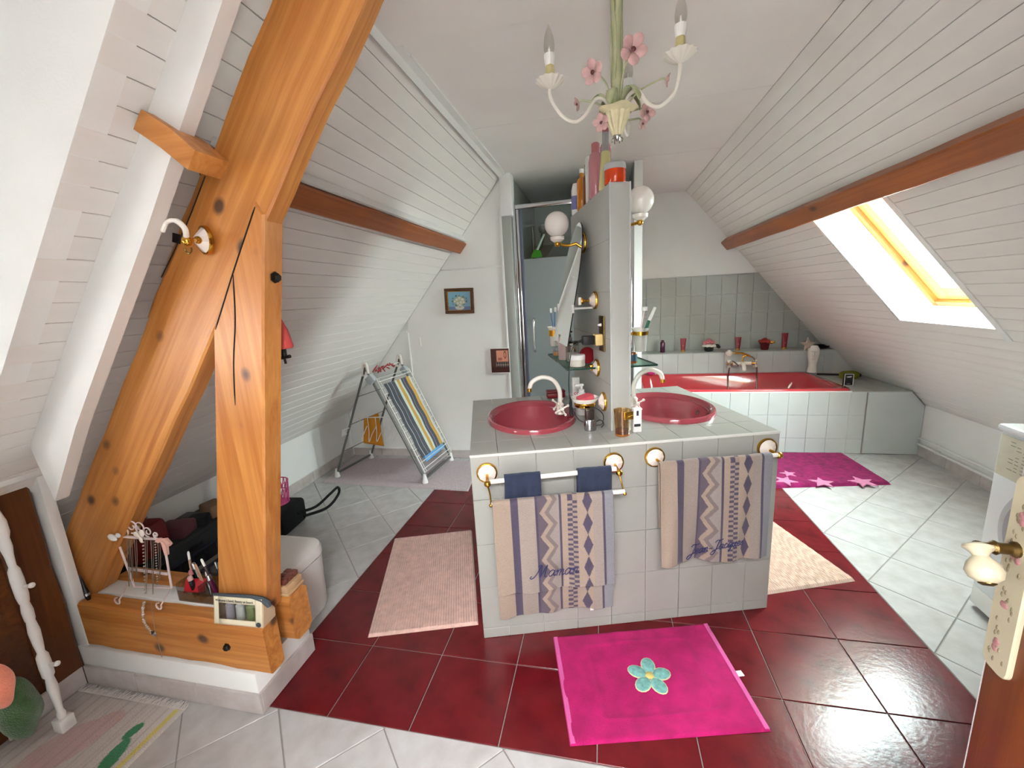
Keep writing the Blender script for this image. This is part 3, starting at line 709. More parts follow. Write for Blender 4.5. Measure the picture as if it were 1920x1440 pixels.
# ---- cloth hung over a bar
def hung(u0, u1, zf, zb, zbar, r, nu, ns, col, wave, spread=0.0, lip=0, amp=.009, shrink=0.0):
    """local: x along bar from u0 to u1, bar at y=0; front is -y. returns MB with colours"""
    mb = MB(); mb.col = []
    Lf, Lb = zbar-zf, zbar-zb; tot = Lf+Lb+pi*r
    def fn(a, b):
        s = b*tot; x = u0+(u1-u0)*a
        if s < Lb: y, z, k = r, zb+s, 1-s/Lb
        elif s < Lb+pi*r: t = (s-Lb)/r; y, z, k = r*cos(t), zbar+r*sin(t), 0
        else: d = s-Lb-pi*r; y, z, k = -r, zbar-d, d/Lf
        f = wave(a, b)
        y += f*amp*(.25+k)*(1 if s < Lb else -1)*(-1 if s < Lb else 1) - (spread*k if s > Lb else -spread*k*.2)
        x += (a-.5)*shrink*k
        c = col(a, 1-(s/tot) if s >= Lb else s/tot, s-Lb-pi*r if s >= Lb else (Lb-s)); mb.col.append(c)
        return (x, y, z + lip*sin(a*9)*k*.004)
    mb.grid(nu, ns, fn); return mb
mat('towel_pattern', (200, 190, 180), .95, attr='Col', var=.06, vscale=160, bump=.35, bscale=420, sheen=.2)
BE, PU, BLU, PBE = lin((154, 135, 120)), lin((74, 65, 84)), lin((122, 125, 134)), lin((136, 126, 118))
def mixc(a, b, t): return tuple(a[i]*(1-t)+b[i]*t for i in range(3))+(1,)
def towel_col(a, b, d):
    """a across 0..1 from left, d distance down from the bar (m)"""
    per = .098
    ph = (d/per) % 1; tri = abs(ph*2-1)
    if a < .145: return BE
    if a < .205: return PU
    if a < .345: return mixc(BE, BLU, .45 if (int(d/.006)+int(a*120)) % 2 else .05)
    if a < .362: return PU
    if a < .545:
        x = (a-.362)/.183
        c1 = .15+.40*tri
        if x < c1-.06: return mixc(PU, BE, .15)
        if abs(x-c1-.05) < .12: return BE
        if abs(x-c1-.27) < .10: return mixc(PU, BE, .45)
        return mixc(BE, BLU, .4)
    if a < .565: return PU
    if a < .615: return BE
    if a < .700:
        x = (a-.615)/.085; row = int(d/.0105)
        return PU if ((row % 2 == 0) == (x < .5)) and abs(x-.5) < .46 else mixc(BE, PU, .18)
    if a < .735: return BE
    if a < .825:
        x = abs((a-.78)/.045); ph2 = ((d+.03)/.092) % 1; wv = 1-abs(ph2*2-1)
        return PU if x < wv*.92 else BE
    if a < .905: return mixc(BE, BLU, .5 if (int(d/.006)+int(a*120)) % 2 else .1)
    if a < .925: return PU
    return mixc(BLU, BE, .15)
def folds(ph, k=1.0):
    return lambda a, b: k*(sin(a*7.3+ph)+.6*sin(a*15.1+ph*2+b*1.5)+.3*sin(a*31+b*6))
m1 = hung(.012, .476, -.455+.0, -.585, -.077, .0095, 210, 300, towel_col, folds(.6), .012, 1)
ot = ione('hand_towel', m1, 'towel_pattern', 'pale towel with mauve zigzag stripes embroidered Maman, folded over the lower rail', 'towel', .064, -.112, .767, ang=180)
m2 = hung(-.008, .452, -.435, -.28, .0, .0095, 210, 260, towel_col, folds(2.2, 1.6), .010, 1, shrink=-.012)
ot2 = ione('hand_towel', m2, 'towel_pattern', 'pale towel with mauve zigzag stripes embroidered Jean-Jacques, hanging on the single rail', 'towel', .753, -.066, .769, ang=180)
for o in (ot, ot2):
    md = o.modifiers.new('thick', 'SOLIDIFY'); md.thickness = .004; md.offset = 1
obj('care_label', MB().bbox(.385, .015, -.60, .400, .017, -.565, .0005), 'white_plastic', ot)
mat('cloth_navy', (40, 48, 70), .95, bump=.4, bscale=350, sheen=.1, var=.12, vscale=40)
for (a, b_, lab) in ((.065, .205, 'small dark blue flannel on the upper rail near the shower side rosette'), (.350, .484, 'small dark blue flannel on the upper rail beside the middle rosette')):
    mb = hung(a, b_, -.088, -.09, .003, .0165, 30, 40, lambda p, q, d: (0, 0, 0, 1), folds(a*9, .5), .004, 0)
    mb.col = None; o = ione('flannel', mb, 'cloth_navy', lab, 'flannel', .064, -.072, .767, 'blue flannels on the double rail', ang=180)
    md = o.modifiers.new('thick', 'SOLIDIFY'); md.thickness = .006; md.offset = 1
# embroidery: single-stroke script letters (x, y) on a unit x-height
GL = {
 'M': ([[(-.9, .35), (-1.1, .05), (-.7, -.05), (-.2, .5), (.35, 1.9), (.45, 1.2), (.5, .0)], [(.5, .05), (.8, .9), (1.25, 1.9), (1.15, 1.0), (1.2, .1), (1.45, .0), (1.6, .2)], [(.35, 1.9), (.1, 2.0), (-.2, 1.8)]], 1.75),
 'J': ([[(.2, 1.6), (.6, 2.0), (1.5, 1.95), (1.9, 2.1)], [(1.2, 1.95), (1.0, 1.0), (.7, -.4), (.2, -.9), (-.2, -.7), (.1, -.2), (.9, .1), (1.3, .3)]], 1.4),
 'a': ([[(.85, .8), (.5, 1.0), (.1, .6), (.15, .1), (.45, .05), (.8, .5), (.9, .95), (.85, .3), (.95, .05), (1.2, .2)]], 1.15),
 'm': ([[(0, .6), (.2, .95), (.25, .5), (.2, .0)], [(.22, .4), (.5, .95), (.68, .8), (.62, 0)], [(.64, .4), (.95, .95), (1.12, .8), (1.08, .15), (1.2, .02), (1.4, .2)]], 1.4),
 'n': ([[(0, .6), (.2, .95), (.25, .5), (.2, .0)], [(.22, .4), (.55, .95), (.75, .8), (.7, .15), (.85, .02), (1.05, .2)]], 1.05),
 'e': ([[(.05, .35), (.5, .55), (.6, .85), (.4, 1.0), (.1, .7), (.12, .2), (.4, .02), (.8, .25)]], .8),
 'c': ([[(.65, .8), (.45, 1.0), (.1, .65), (.12, .2), (.4, .02), (.8, .25)]], .8),
 'q': ([[(.85, .8), (.5, 1.0), (.1, .6), (.15, .1), (.45, .05), (.8, .5), (.9, .95), (.75, -.2), (.6, -.9), (.85, -.7), (.95, -.1), (1.15, .2)]], 1.1),
 'u': ([[(.05, .9), (.1, .2), (.3, .02), (.6, .3), (.75, .95), (.72, .2), (.85, .02), (1.05, .2)]], 1.05),
 's': ([[(.0, .2), (.4, .95), (.35, .6), (.6, .3), (.45, .02), (.1, .1)]], .7),
 '-': ([[(.1, .5), (.9, .55)]], 1.0)}
mat('thread_navy', (38, 42, 92), .7)
def script(txt, x0, z0, h, slope_, y, parent, rad, ux=.85):
    mb = MB(); x = 0
    for ch in txt:
        st_, adv = GL[ch]
        for s_ in st_:
            P = [(x0+(x+p[0]+p[1]*.28)*h*ux, y, z0+p[1]*h+slope_*((x+p[0])*h*ux)) for p in s_]
            mb.tube(bez(P, 4) if len(P) > 2 else P, rad, 5)
        x += adv
    return obj('embroidery', mb, 'thread_navy', parent)
script('Maman', .165, -.385, .027, .03, -.0375, ot, .0017, .92)
script('Jean-Jacques', .104, -.385, .0215, .10, -.038, ot2, .0016, .86)

# ================================================================== BATH AND SHOWER
bt = thing('bathtub', 'pink red built-in bathtub behind a white tiled apron', 'bathtub', (1.2, YA, 0))
def BL(x, y, z): return (x-1.2, y-YA, z)
ap = struct('wall_apron', MB().prism([(.32, 0), (XR-.005, 0), (XR-.005, .42), (2.42, .535), (.32, .535)], YA+.008, YA+.03, 'y'), 'grout', 'white tiled front of the bath surround')
xs = [.32+.152*k for k in range(13)]; xs = [x for x in xs if x < 2.09]+[2.108]; zz = [0, .13, .335, .535]
for i in range(len(xs)-1):
    for j in range(3): obj('tile', MB().prism(tl(xs[i], xs[i+1], zz[j], zz[j+1]), YA+.008, YA, 'y', .0014), 'tile_grey_light', ap, smooth=False)
obj('access_panel', MB().prism([(2.12, .003), (XR-.006, .003), (XR-.006, .418), (2.418, .533), (2.12, .533)], YA+.008, YA+.002, 'y', .001), 'tile_grey_light', ap, smooth=False)
su = struct('wall_bath_ledge', MB().box(.32, 4.68, 0, 2.46, YB-.001, .768), 'grout_light', 'tiled ledge behind the bath')
for k in range(14):
    x0 = .32+k*.152; x1 = min(x0+.152, 2.23)
    if x1-x0 < .02: continue
    obj('tile', MB().prism(tl(x0, x1, .53, .768), 4.68, 4.672, 'y', .0014), 'tile_grey_light', su, smooth=False)
    obj('tile', MB().prism(tl(x0, x1, 4.672, YB-.01), .767, .775, 'z', .0014), 'tile_splash', su, smooth=False)
sd = struct('wall_bath_side', MB().box(2.0, YA+.03, 0, 2.44, 4.68, .53), 'grout_light', 'tiled shelf at the foot of the bath under the slope')
for i in range(3):
    for j in range(5):
        x0, x1, y0, y1 = 2.005+i*.152, min(2.005+(i+1)*.152, 2.425), YA+j*.163, YA+(j+1)*.163
        obj('tile', MB().prism(tl(x0, x1, y0, y1), .53, .538, 'z', .0014), 'tile_splash', sd, smooth=False)
# tub: rounded rectangle rings
def rrect(cx, cy, hx, hy, r, n=8):
    P = []
    for (sx, sy, a0) in ((1, 1, 0), (-1, 1, pi/2), (-1, -1, pi), (1, -1, 3*pi/2)):
        for k in range(n+1): a = a0+pi/2*k/n; P.append((cx+sx*(hx-r)+r*cos(a), cy+sy*(hy-r)+r*sin(a)))
    return P
rings = [(.84, .405, .05, .535), (.84, .405, .05, .552), (.835, .40, .05, .558), (.80, .365, .06, .558), (.785, .345, .10, .552), (.775, .335, .12, .535), (.74, .30, .14, .35), (.70, .27, .15, .22), (.60, .20, .14, .17), (.3, .1, .05, .165)]
mb = MB(); n = None
for (hx, hy, r, z) in rings:
    P = rrect(1.165, 4.272, hx, hy, r); n = len(P); mb.add([BL(p[0], p[1], z) for p in P], [])
for k in range(len(rings)-1):
    for i in range(n): mb.f.append((k*n+i, k*n+(i+1) % n, (k+1)*n+(i+1) % n, (k+1)*n+i)); mb.m.append(0)
mb.f.append(tuple(range((len(rings)-1)*n, len(rings)*n))); mb.m.append(0)
obj('shell', mb, 'tub_pink', bt, ang=60)
obj('drain', MB().lathe([(.03, 0), (.03, .006), (.02, .01), (.001, .012)], 20, Matrix.Translation(BL(1.78, 4.2, .168))), 'chrome', bt)
obj('overflow', MB().lathe([(.028, 0), (.028, .008), (.02, .014), (.001, .015)], 20, Matrix.Translation(BL(1.905, 4.18, .42)) @ Matrix.Rotation(radians(-80), 4, 'Y')), 'chrome', bt)
obj('sealant', MB().bbox(-.84, -.001, .533, .80, .01, .542, .002), 'white_plastic', bt)
# bath mixer with hand shower
mx_ = thing('bath_mixer', 'white and gold bath mixer with cross handles and a hand shower on its cradle', 'tap', (1.385, 4.672, .66))
obj('body', MB().cyl((-.085, -.05, 0), (.085, -.05, 0), .02, 16).cyl((-.07, -.05, 0), (-.07, 0, .0), .013, 12).cyl((.07, -.05, 0), (.07, 0, .0), .013, 12), 'porcelain', mx_)
for s in (-1, 1):
    h_ = obj('handle', MB().cyl((s*.085, -.05, 0), (s*.125, -.055, 0), .011, 12).sphere((s*.128, -.055, 0), .012, 12), 'gold', mx_)
    for q in range(4):
        a = q*pi/2+.6; e_ = Vector((s*.122, -.055+cos(a)*.042, sin(a)*.042)); obj('spoke', MB().cyl((s*.122, -.055, 0), e_, .006, 8).sphere(e_, .0105, 10), 'porcelain', h_)
obj('spout', MB().tube(bez([(0, -.06, 0), (0, -.10, -.01), (.0, -.13, -.03), (0, -.135, -.06)], 5), [.02]*15+[.017], 14), 'porcelain', mx_)
obj('cradle', MB().cyl((0, -.05, .0), (.01, -.05, .07), .008, 10).cyl((-.0, -.05, .07), (.055, -.05, .085), .007, 10), 'gold', mx_)
hs = obj('hand_shower', MB().tube([(.07, -.05, .075), (.0, -.055, .105), (-.10, -.06, .115)], [.010, .011, .010], 12), 'gold', mx_)
obj('head', MB().lathe([(.02, 0), (.036, .02), (.037, .035), (.02, .05), (.008, .06)], 20, Matrix.Translation((-.125, -.06, .085))), 'porcelain', hs)
obj('hose', MB().tube(bez([(.07, -.05, .075), (.11, -.055, .05), (.135, -.065, -.03), (.14, -.075, -.18), (.13, -.14, -.34)], 8), .0075, 8), 'steel', mx_)
obj('hose', MB().tube(bez([(-.03, -.06, -.02), (-.10, -.08, .03), (-.125, -.085, -.04), (-.13, -.08, -.2), (-.12, -.14, -.36)], 8), .0075, 8), 'steel', mx_)

# ---- shower door
sdr = thing('shower_door', 'chrome framed shower door with frosted lower glass', 'shower door', (-.715, YBL+.02, 0))
Wd = .965
obj('post', MB().bbox(0, 0, 0, .032, .035, 2.185, .006), 'chrome', sdr); obj('post', MB().bbox(.036, .004, .02, .058, .03, 2.15, .006), 'chrome', sdr)
obj('post', MB().bbox(Wd-.03, 0, 0, Wd, .035, 2.185, .006), 'chrome', sdr)
obj('rail', MB().bbox(.03, 0, 2.15, Wd-.03, .035, 2.185, .006), 'chrome', sdr); obj('rail', MB().bbox(.03, 0, .09, Wd-.03, .035, .12, .006), 'chrome', sdr)
obj('seal', MB().bbox(.058, .012, .12, .082, .02, 2.15, .002), mat('seal_blue', (96, 100, 118), .3), sdr)
obj('frosted_glass', MB().box(.082, .014, .12, Wd-.03, .019, 1.755), 'glass_frost', sdr, smooth=False)
obj('clear_glass', MB().box(.082, .014, 1.756, Wd-.03, .019, 2.15), 'glass', sdr, smooth=False)
obj('handle', MB().tube(bez([(.145, .012, .98), (.145, -.018, 1.0), (.145, -.022, 1.12), (.145, -.018, 1.24), (.145, .012, 1.26)], 5), .011, 10), 'chrome', sdr)
hr = thing('shower_rail', 'chrome hand shower on a riser rail seen through the clear glass', 'shower', (-.66, 4.3, 1.2))
obj('riser', MB().cyl((0, 0, 0), (0, 0, .95), .011, 10).cyl((-.06, 0, .93), (.03, 0, .93), .016, 10).cyl((-.06, 0, .04), (0, 0, .04), .012, 10), 'steel', hr)
obj('hand_shower', MB().tube([(.02, -.02, .62), (.09, -.03, .75), (.11, -.04, .86)], [.012, .014, .02], 10).lathe([(.045, 0), (.04, .02), (.01, .03)], 16, Matrix.Translation((.11, -.05, .88)) @ Matrix.Rotation(radians(120), 4, 'X')), 'steel', hr)
sq = thing('squeegee', 'green window squeegee hung inside the shower door', 'squeegee', (-.545, YBL+.06, 1.765))
mat('green', (60, 172, 40), .4)
obj('blade', MB().prism([(-.035, 0), (.065, 0), (.045, .055), (.0, .065)], 0, .02, 'y'), 'green', sq)
obj('grip', MB().cyl((.02, .01, .06), (.085, .01, .18), .011, 10, .008), 'white_plastic', sq)
# shower tray
struct('floor_shower', MB().bbox(-.72, YBL+.06, 0, .25, YB, .09, .02), 'white_enamel', 'white shower tray')

# ================================================================== FITTINGS ON THE UPRIGHT WALL
def wall_l(name, label, cat, v, z, group=None):  # origin on the shower-side face; local x points away from the wall towards -u
    return thing(name, label, cat, IP(FU0, v, z), IA+pi, group)
def wall_r(name, label, cat, v, z, group=None):
    return thing(name, label, cat, IP(FU1, v, z), IA, group)
def globe_lamp(t, out=.155, r=.061, zz=.072):
    rosette(t, (0, 0, 0), (1, 0, 0), .05, d=.035)
    obj('arm', MB().tube(bez([(.03, 0, 0), (out*.6, 0, -.01), (out, 0, .0)], 5), .007, 10).sphere((out, 0, 0), .015, 14), 'gold', t)
    obj('cup', MB().lathe([(.018, .008), (.034, .02), (.036, .034), (.030, .036)], 20, Matrix.Translation((out, 0, 0))), 'porcelain', t)
    obj('globe', MB().sphere((out, 0, zz+.022), r, 28), 'globe', t)
lamp1 = wall_l('wall_lamp', 'round white globe lamp beside the arched mirror facing the shower', 'lamp', .60, 1.70)
globe_lamp(lamp1, .135)
lamp2 = wall_r('wall_lamp', 'round white globe lamp on the bath side of the upright wall', 'lamp', .40, 1.755)
globe_lamp(lamp2, .13)
# mirrors: arched panel standing off the wall, lower edge further out
def mirror(t, tilt0, tilt1, h=.60, wd=.34):
    P = [(-wd/2, 0), (wd/2, 0)] + [(wd/2*cos(a), h*.52+h*.48*sin(a)) for a in [pi*k/16 for k in range(17)]]
    def xo(z): return tilt0+(tilt1-tilt0)*z/h
    n_ = len(P)
    mb = MB().add([(xo(p[1]), p[0], p[1]) for p in P], [tuple(range(n_))]); mb.add([(xo(p[1])-.004, p[0], p[1]) for p in P], [tuple(range(n_))])
    obj('pane', MB().add([(xo(p[1])+.0005, p[0]*.995, p[1]) for p in P], [tuple(range(n_))]), 'mirror', t, smooth=False, fix=False)
    b = MB().add([(xo(p[1]), p[0], p[1]) for p in P]+[(xo(p[1])-.005, p[0], p[1]) for p in P], [tuple(range(n_, 2*n_))]+[(i, (i+1) % n_, n_+(i+1) % n_, n_+i) for i in range(n_)])
    obj('backing', b, 'black', t, smooth=False)
    for s in (-1, 1): obj('clip', MB().bbox(xo(h*.3)-.004, s*wd/2-.012, h*.3-.02, xo(h*.3)+.006, s*wd/2+.006, h*.3+.02, .003).cyl((0, s*wd*.46, h*.3), (xo(h*.3), s*wd*.46, h*.3), .005, 8), 'white_plastic', t)
mirr = wall_l('wall_mirror', 'arched frameless mirror tilted off the wall on the shower side', 'mirror', .62, 1.20); mirror(mirr, .135, .02, .60, .38)
mirr2 = wall_r('wall_mirror', 'arched frameless mirror tilted off the wall on the bath side', 'mirror', .60, 1.20); mirror(mirr2, .085, .02)
# gold hook beside the mirror
def hook(t, s=1.0, curl=True):
    rosette(t, (0, 0, 0), (1, 0, 0), .042*s, d=.032*s)
    obj('stem', MB().cyl((.03*s, 0, 0), (.055*s, 0, 0), .006*s, 10).sphere((.066*s, 0, 0), .015*s, 14), 'gold', t)
hk = wall_l('robe_hook', 'white and gold hook near the arched mirror on the shower side', 'hook', .396, 1.415); hook(hk)
obj('tip', MB().bbox(.072, -.018, -.018, .086, .018, .018, .004), 'porcelain', hk)
hk2 = wall_r('robe_hook', 'white and gold hook near the arched mirror on the bath side', 'hook', .44, 1.375); hook(hk2)
obj('prong', MB().tube(bez([(.066, 0, 0), (.095, 0, -.04), (.10, 0, -.07), (.09, 0, -.085)], 5), .006, 8), 'porcelain', hk2)
# socket plate with charger
so_ = wall_l('socket_plate', 'dark bronze switch and socket plate with a cream adaptor', 'socket', .288, 1.262)
obj('plate', MB().bbox(0, -.04, -.075, .007, .04, .085, .003), 'brass_old', so_)
obj('toggle', MB().lathe([(.007, 0), (.004, .015), (.001, .017)], 10, Matrix.Translation((.007, 0, .045)) @ Matrix.Rotation(pi/2, 4, 'Y')), 'white_plastic', so_)
obj('adaptor', MB().bbox(.007, -.022, -.045, .04, .028, .005, .003), mat('cream', (224, 196, 130), .4), so_)
ch = wall_l('charger_plug', 'black charger plug in the bronze socket plate', 'charger', .288, 1.24)
obj('plug', MB().bbox(.041, -.018, -.018, .095, .022, .022, .004).cyl((.095, 0, 0), (.115, 0, -.004), .007, 8, .005), 'black', ch)
cbl = bez([(.112, 0, -.004), (.14, -.0, -.03), (.155, .0, -.10), (.162, -.0, -.22), (.15, 0, -.31), (.12, .03, -.365), (.07, .05, -.375), (.035, .06, -.36), (.025, .085, -.37), (.04, .10, -.382)], 8)
obj('cable', MB().tube(cbl, .0022, 6), 'cable', ch)
# glass shelves
def shelf(t, v0, v1, dep):
    obj('pane', MB().bbox(.004, v0, -.004, dep, v1, .004, .002), 'glass_green', t)
    obj('edge', MB().bbox(dep-.0015, v0, -.0042, dep+.001, v1, .0042, .001).bbox(.02, v0-.001, -.0042, dep, v0+.0008, .0042, .0005).bbox(.02, v1-.0008, -.0042, dep, v1+.001, .0042, .0005), mat('glass_edge', (38, 70, 60), .1), t)
    for v in (v0+.03, v1-.03): rosette(t, (0, v, -.004), (1, 0, 0), .042, d=.028); obj('clamp', MB().bbox(.02, v-.012, -.014, .04, v+.012, .012, .003), 'gold', t)
# on the shower side local +y points towards -v
s1_ = wall_l('glass_shelf', 'glass shelf crowded with jars on the shower side', 'shelf', .62, 1.10); shelf(s1_, -.30, .272, .155)
s2_ = wall_r('glass_shelf', 'glass shelf with a few bottles on the bath side', 'shelf', .58, 1.10); shelf(s2_, -.258, .28, .19)
# soap dish and soap
sdh = wall_l('soap_dish', 'white soap dish in a gold ring holder', 'soap dish', .276, .953)
rosette(sdh, (0, 0, 0), (1, 0, 0), .045, d=.03)
obj('holder_ring', MB().tube(arc((.092, 0, -.002), .046, 0, 2*pi, 24, 'xy')[:-1], .005, 8, closed=True).lathe([(.047, -.012), (.049, .0), (.047, .012), (.044, .012), (.044, -.012)], 28, Matrix.Translation((.092, 0, -.002)), cap=False), 'gold', sdh)
obj('dish', MB().lathe([(.02, -.028), (.035, -.02), (.043, .0), (.062, .022), (.064, .028), (.060, .028), (.042, .006), (.03, -.012), (.001, -.015)], 28, Matrix.Translation((.092, 0, 0))), 'porcelain', sdh)
mat('soap_pink', (206, 84, 96), .5, var=.12, vscale=40)
sp = obj('soap', MB().bbox(-.036, -.026, 0, .036, .026, .026, .008), 'soap_pink', None, IP(FU0-.090, .27, .966), (radians(6), radians(-10), IA+.3)); tag(sp, 'pink bar of soap lying in the soap dish', 'soap')

# ---- small things: one bottle builder
def bottle(name, label, cat, loc, prof, m, capprof=None, cm=None, rz=0, sx=1, sy=1, n=24, liquid=None, lm=None, group=None, nm='body'):
    t = thing(name, label, cat, loc, rz, group)
    obj(nm, MB().lathe(prof, n, None, None, sx, sy), m, t)
    if capprof: obj('cap', MB().lathe(capprof, n, None, None, min(1, sx*1.3), min(1, sy*1.3)), cm, t)
    if liquid: obj('liquid', MB().lathe(liquid, n, None, None, sx, sy), lm, t)
    return t
def boxy(name, label, cat, loc, sx, sy, sz, m, rz=0, b=.003, group=None):
    o = obj(name, MB().bbox(-sx/2, -sy/2, 0, sx/2, sy/2, sz, b), m, None, loc, (0, 0, rz)); return tag(o, label, cat, group)
mat('amber', (196, 120, 22), .12, coat=.4); mat('brown_liq', (120, 62, 22), .12, coat=.4); mat('pink_liq', (196, 132, 138), .2, coat=.4); mat('rose', (176, 104, 108), .4)
mat('lilac', (120, 118, 170), .4); mat('pale_yellow', (206, 198, 140), .1, coat=.5); mat('silver', (176, 176, 178), .25, 1); mat('orange_jar', (206, 62, 14), .2, coat=.3); mat('grey_lid', (176, 176, 176), .35)
TP = 1.876
def fu(v, du=0): return IP((FU0+FU1)/2+du, v, TP)
ar = lambda r, h, nk=.4, nh=.15: [(r*.9, 0), (r, .006), (r, h*(1-nh)-.01), (r*.8, h*(1-nh)), (r*nk, h*(1-nh)+.008), (r*nk, h), (.001, h)]
bottle('bottle', 'white and lilac flat bottle at the far end of the upright wall top', 'bottle', fu(.86, -.012), [(.026, 0), (.03, .01), (.03, .13), (.02, .165), (.001, .17)], 'white_plastic', [(.0305, .03), (.0305, .10)], 'lilac', IA, 1, .55)
bottle('bottle', 'amber yellow bottle on top of the upright wall', 'bottle', fu(.74, -.012), ar(.026, .185), 'amber', [(.012, .185), (.012, .205), (.001, .206)], 'white_plastic', IA)
bottle('bottle', 'brown cologne bottle with gold stopper on top of the upright wall', 'bottle', fu(.62, -.012), ar(.024, .165, .35), 'brown_liq', [(.010, .165), (.012, .18), (.014, .19), (.006, .20), (.002, .215)], 'gold', IA)
boxy('carton', 'narrow white carton standing on the upright wall', 'box', fu(.55, -.012), .05, .034, .205, 'white_plastic', IA)
bottle('bottle', 'rose pink lotion bottle with flower print on the upright wall', 'bottle', fu(.47, -.012), [(.03, 0), (.033, .01), (.033, .16), (.026, .19), (.016, .2), (.016, .212), (.001, .213)], 'pink_liq', [(.018, .2), (.019, .235), (.014, .24), (.001, .24)], 'rose', IA)
bottle('bottle', 'taller dusty rose bottle behind the yellow perfume', 'bottle', fu(.37, .005), [(.022, 0), (.024, .01), (.024, .19), (.012, .21), (.001, .212)], 'pink_liq', [(.014, .2), (.014, .26), (.01, .266), (.001, .267)], 'rose', IA)
bottle('perfume_bottle', 'tapering pale yellow perfume bottle with tall silver cap', 'bottle', fu(.315, -.012), [(.03, 0), (.031, .006), (.020, .15), (.016, .155), (.001, .156)], 'pale_yellow', [(.013, .155), (.014, .16), (.014, .225), (.012, .228), (.001, .228)], 'silver', IA, 1, .8)
bottle('jar', 'squat orange jar with domed grey lid at the near end of the upright wall', 'jar', fu(.222, -.002), [(.040, 0), (.043, .005), (.043, .055), (.041, .06), (.001, .06)], 'orange_jar', [(.044, .055), (.045, .062), (.042, .078), (.03, .086), (.001, .088)], 'grey_lid', IA)
# on the shower side shelf
def sl1(v, du, z=1.1045): return IP(FU0-du, v, z)
mat('glass_cup', (232, 230, 224), .1, trans=.6, ior=1.2); mat('blue_brush', (70, 110, 160), .35); mat('pinkglass', (196, 170, 166), .2, coat=.3); mat('red_card', (128, 16, 26), .4); mat('cream_jar', (224, 218, 204), .35, var=.05, vscale=60)
tb = thing('toothbrush_tumbler', 'white tumbler in a gold holder at the far end of the shower side shelf', 'tumbler', sl1(.93, .11, 1.15), IA)
obj('cup', MB().lathe([(.024, 0), (.03, .06), (.034, .10), (.042, .112), (.043, .115), (.032, .10), (.026, .01), (.001, .008)], 24), 'porcelain', tb)
obj('holder_ring', MB().lathe([(.031, .06), (.036, .06), (.036, .095), (.031, .095)], 24), 'gold', tb)
obj('bracket', MB().cyl((.034, 0, .08), (.105, -.02, .08), .006, 8), 'gold', tb)
for k, (dx, dy, hh) in enumerate(((-.012, .008, .19), (.006, -.01, .195))):
    o = obj('toothbrush', MB().tube([(0, 0, 0), (dx*.5, dy, hh*.6), (dx*1.2, dy*1.4, hh)], [.004, .0035, .003], 8), 'blue_brush', None, sl1(.93, .11, 1.162), (0, 0, IA)); tag(o, ('blue toothbrush leaning outwards in the white tumbler' if k == 0 else 'blue toothbrush leaning towards the wall in the white tumbler'), 'toothbrush', 'blue toothbrushes')
    obj('bristles', MB().bbox(dx*1.2-.006, dy*1.4-.012, hh-.005, dx*1.2+.006, dy*1.4+.0, hh+.022, .002), 'white_plastic', o)
bottle('perfume_bottle', 'small clear bottle with amber liquid on the shower side shelf', 'bottle', sl1(.80, .12), [(.024, 0), (.026, .01), (.022, .05), (.010, .06), (.010, .07), (.001, .07)], 'acrylic', [(.011, .07), (.013, .085), (.001, .09)], 'glass_cup', IA, liquid=[(.022, .004), (.023, .028), (.001, .028)], lm='amber')
bottle('storage_jar', 'tall pinkish glass jar with metal lid on the shower side shelf', 'jar', sl1(.66, .10), [(.036, 0), (.038, .005), (.038, .115), (.034, .12), (.001, .12)], 'pinkglass', [(.034, .12), (.034, .135), (.022, .14), (.012, .155), (.001, .157)], 'steel', IA)
bottle('storage_jar', 'shorter faceted glass jar with dark lid on the shower side shelf', 'jar', sl1(.55, .085), [(.034, 0), (.036, .005), (.036, .085), (.03, .09), (.001, .09)], 'acrylic', [(.034, .09), (.036, .10), (.03, .108), (.001, .11)], 'steel', IA, n=10, liquid=[(.028, .005), (.028, .05), (.001, .05)], lm='cream_jar')
bottle('cream_jar', 'white cream jar with decorated band at the near end of the shelf', 'jar', sl1(.42, .09), [(.036, 0), (.038, .004), (.038, .03), (.036, .032), (.001, .032)], 'cream_jar', [(.039, .032), (.039, .052), (.036, .056), (.001, .056)], 'white_plastic', IA)
rc = obj('red_tin', MB().lathe([(.04, 0), (.042, .004), (.042, .012), (.04, .016), (.001, .016)], 32), 'red_card', None, sl1(.46, .035, 1.147), (radians(80), 0, IA+.35)); tag(rc, 'round dark red tin leaning on the wall on the shelf', 'tin')
# under the shelf, on the counter
cz = IH+.0005
sv = thing('shaver', 'silver electric shaver standing on its charger base', 'shaver', IP(.539, .20, cz), IA)
obj('base', MB().lathe([(.026, 0), (.028, .006), (.028, .046), (.024, .052), (.001, .053)], 24, None, None, 1, .8), 'silver', sv); obj('grip', MB().bbox(-.022, -.014, .05, .018, .014, .10, .006), mat('shaver_brown', (60, 48, 42), .3, .3), sv)
obj('lead', MB().tube(bez([(.026, 0, .02), (.055, .0, .025), (.06, 0, .065), (.035, 0, .095), (.0, .02, .105)], 6), .002, 6), 'cable', sv)
pb = bottle('pump_bottle', 'white pump dispenser bottle under the glass shelf', 'bottle', IP(.565, .46, cz), [(.028, 0), (.03, .006), (.03, .09), (.016, .115), (.012, .12), (.001, .12)], 'white_plastic', None, None, IA)
obj('pump', MB().cyl((0, 0, .118), (0, 0, .15), .006, 10).bbox(-.035, -.008, .148, .01, .008, .16, .003).lathe([(.014, .112), (.014, .13), (.006, .132)], 16), 'white_plastic', pb)
tb2 = boxy('toothpaste_carton', 'white toothpaste carton with red lettering standing behind the pump bottle', 'box', IP(.565, .60, cz), .04, .034, .17, 'white_plastic', IA)
t_c = bpy.data.curves.new('lettering', 'FONT'); t_c.body = 'SS'; t_c.size = .035; t_c.extrude = .0004; t_o = bpy.data.objects.new('lettering', t_c); C.objects.link(t_o)
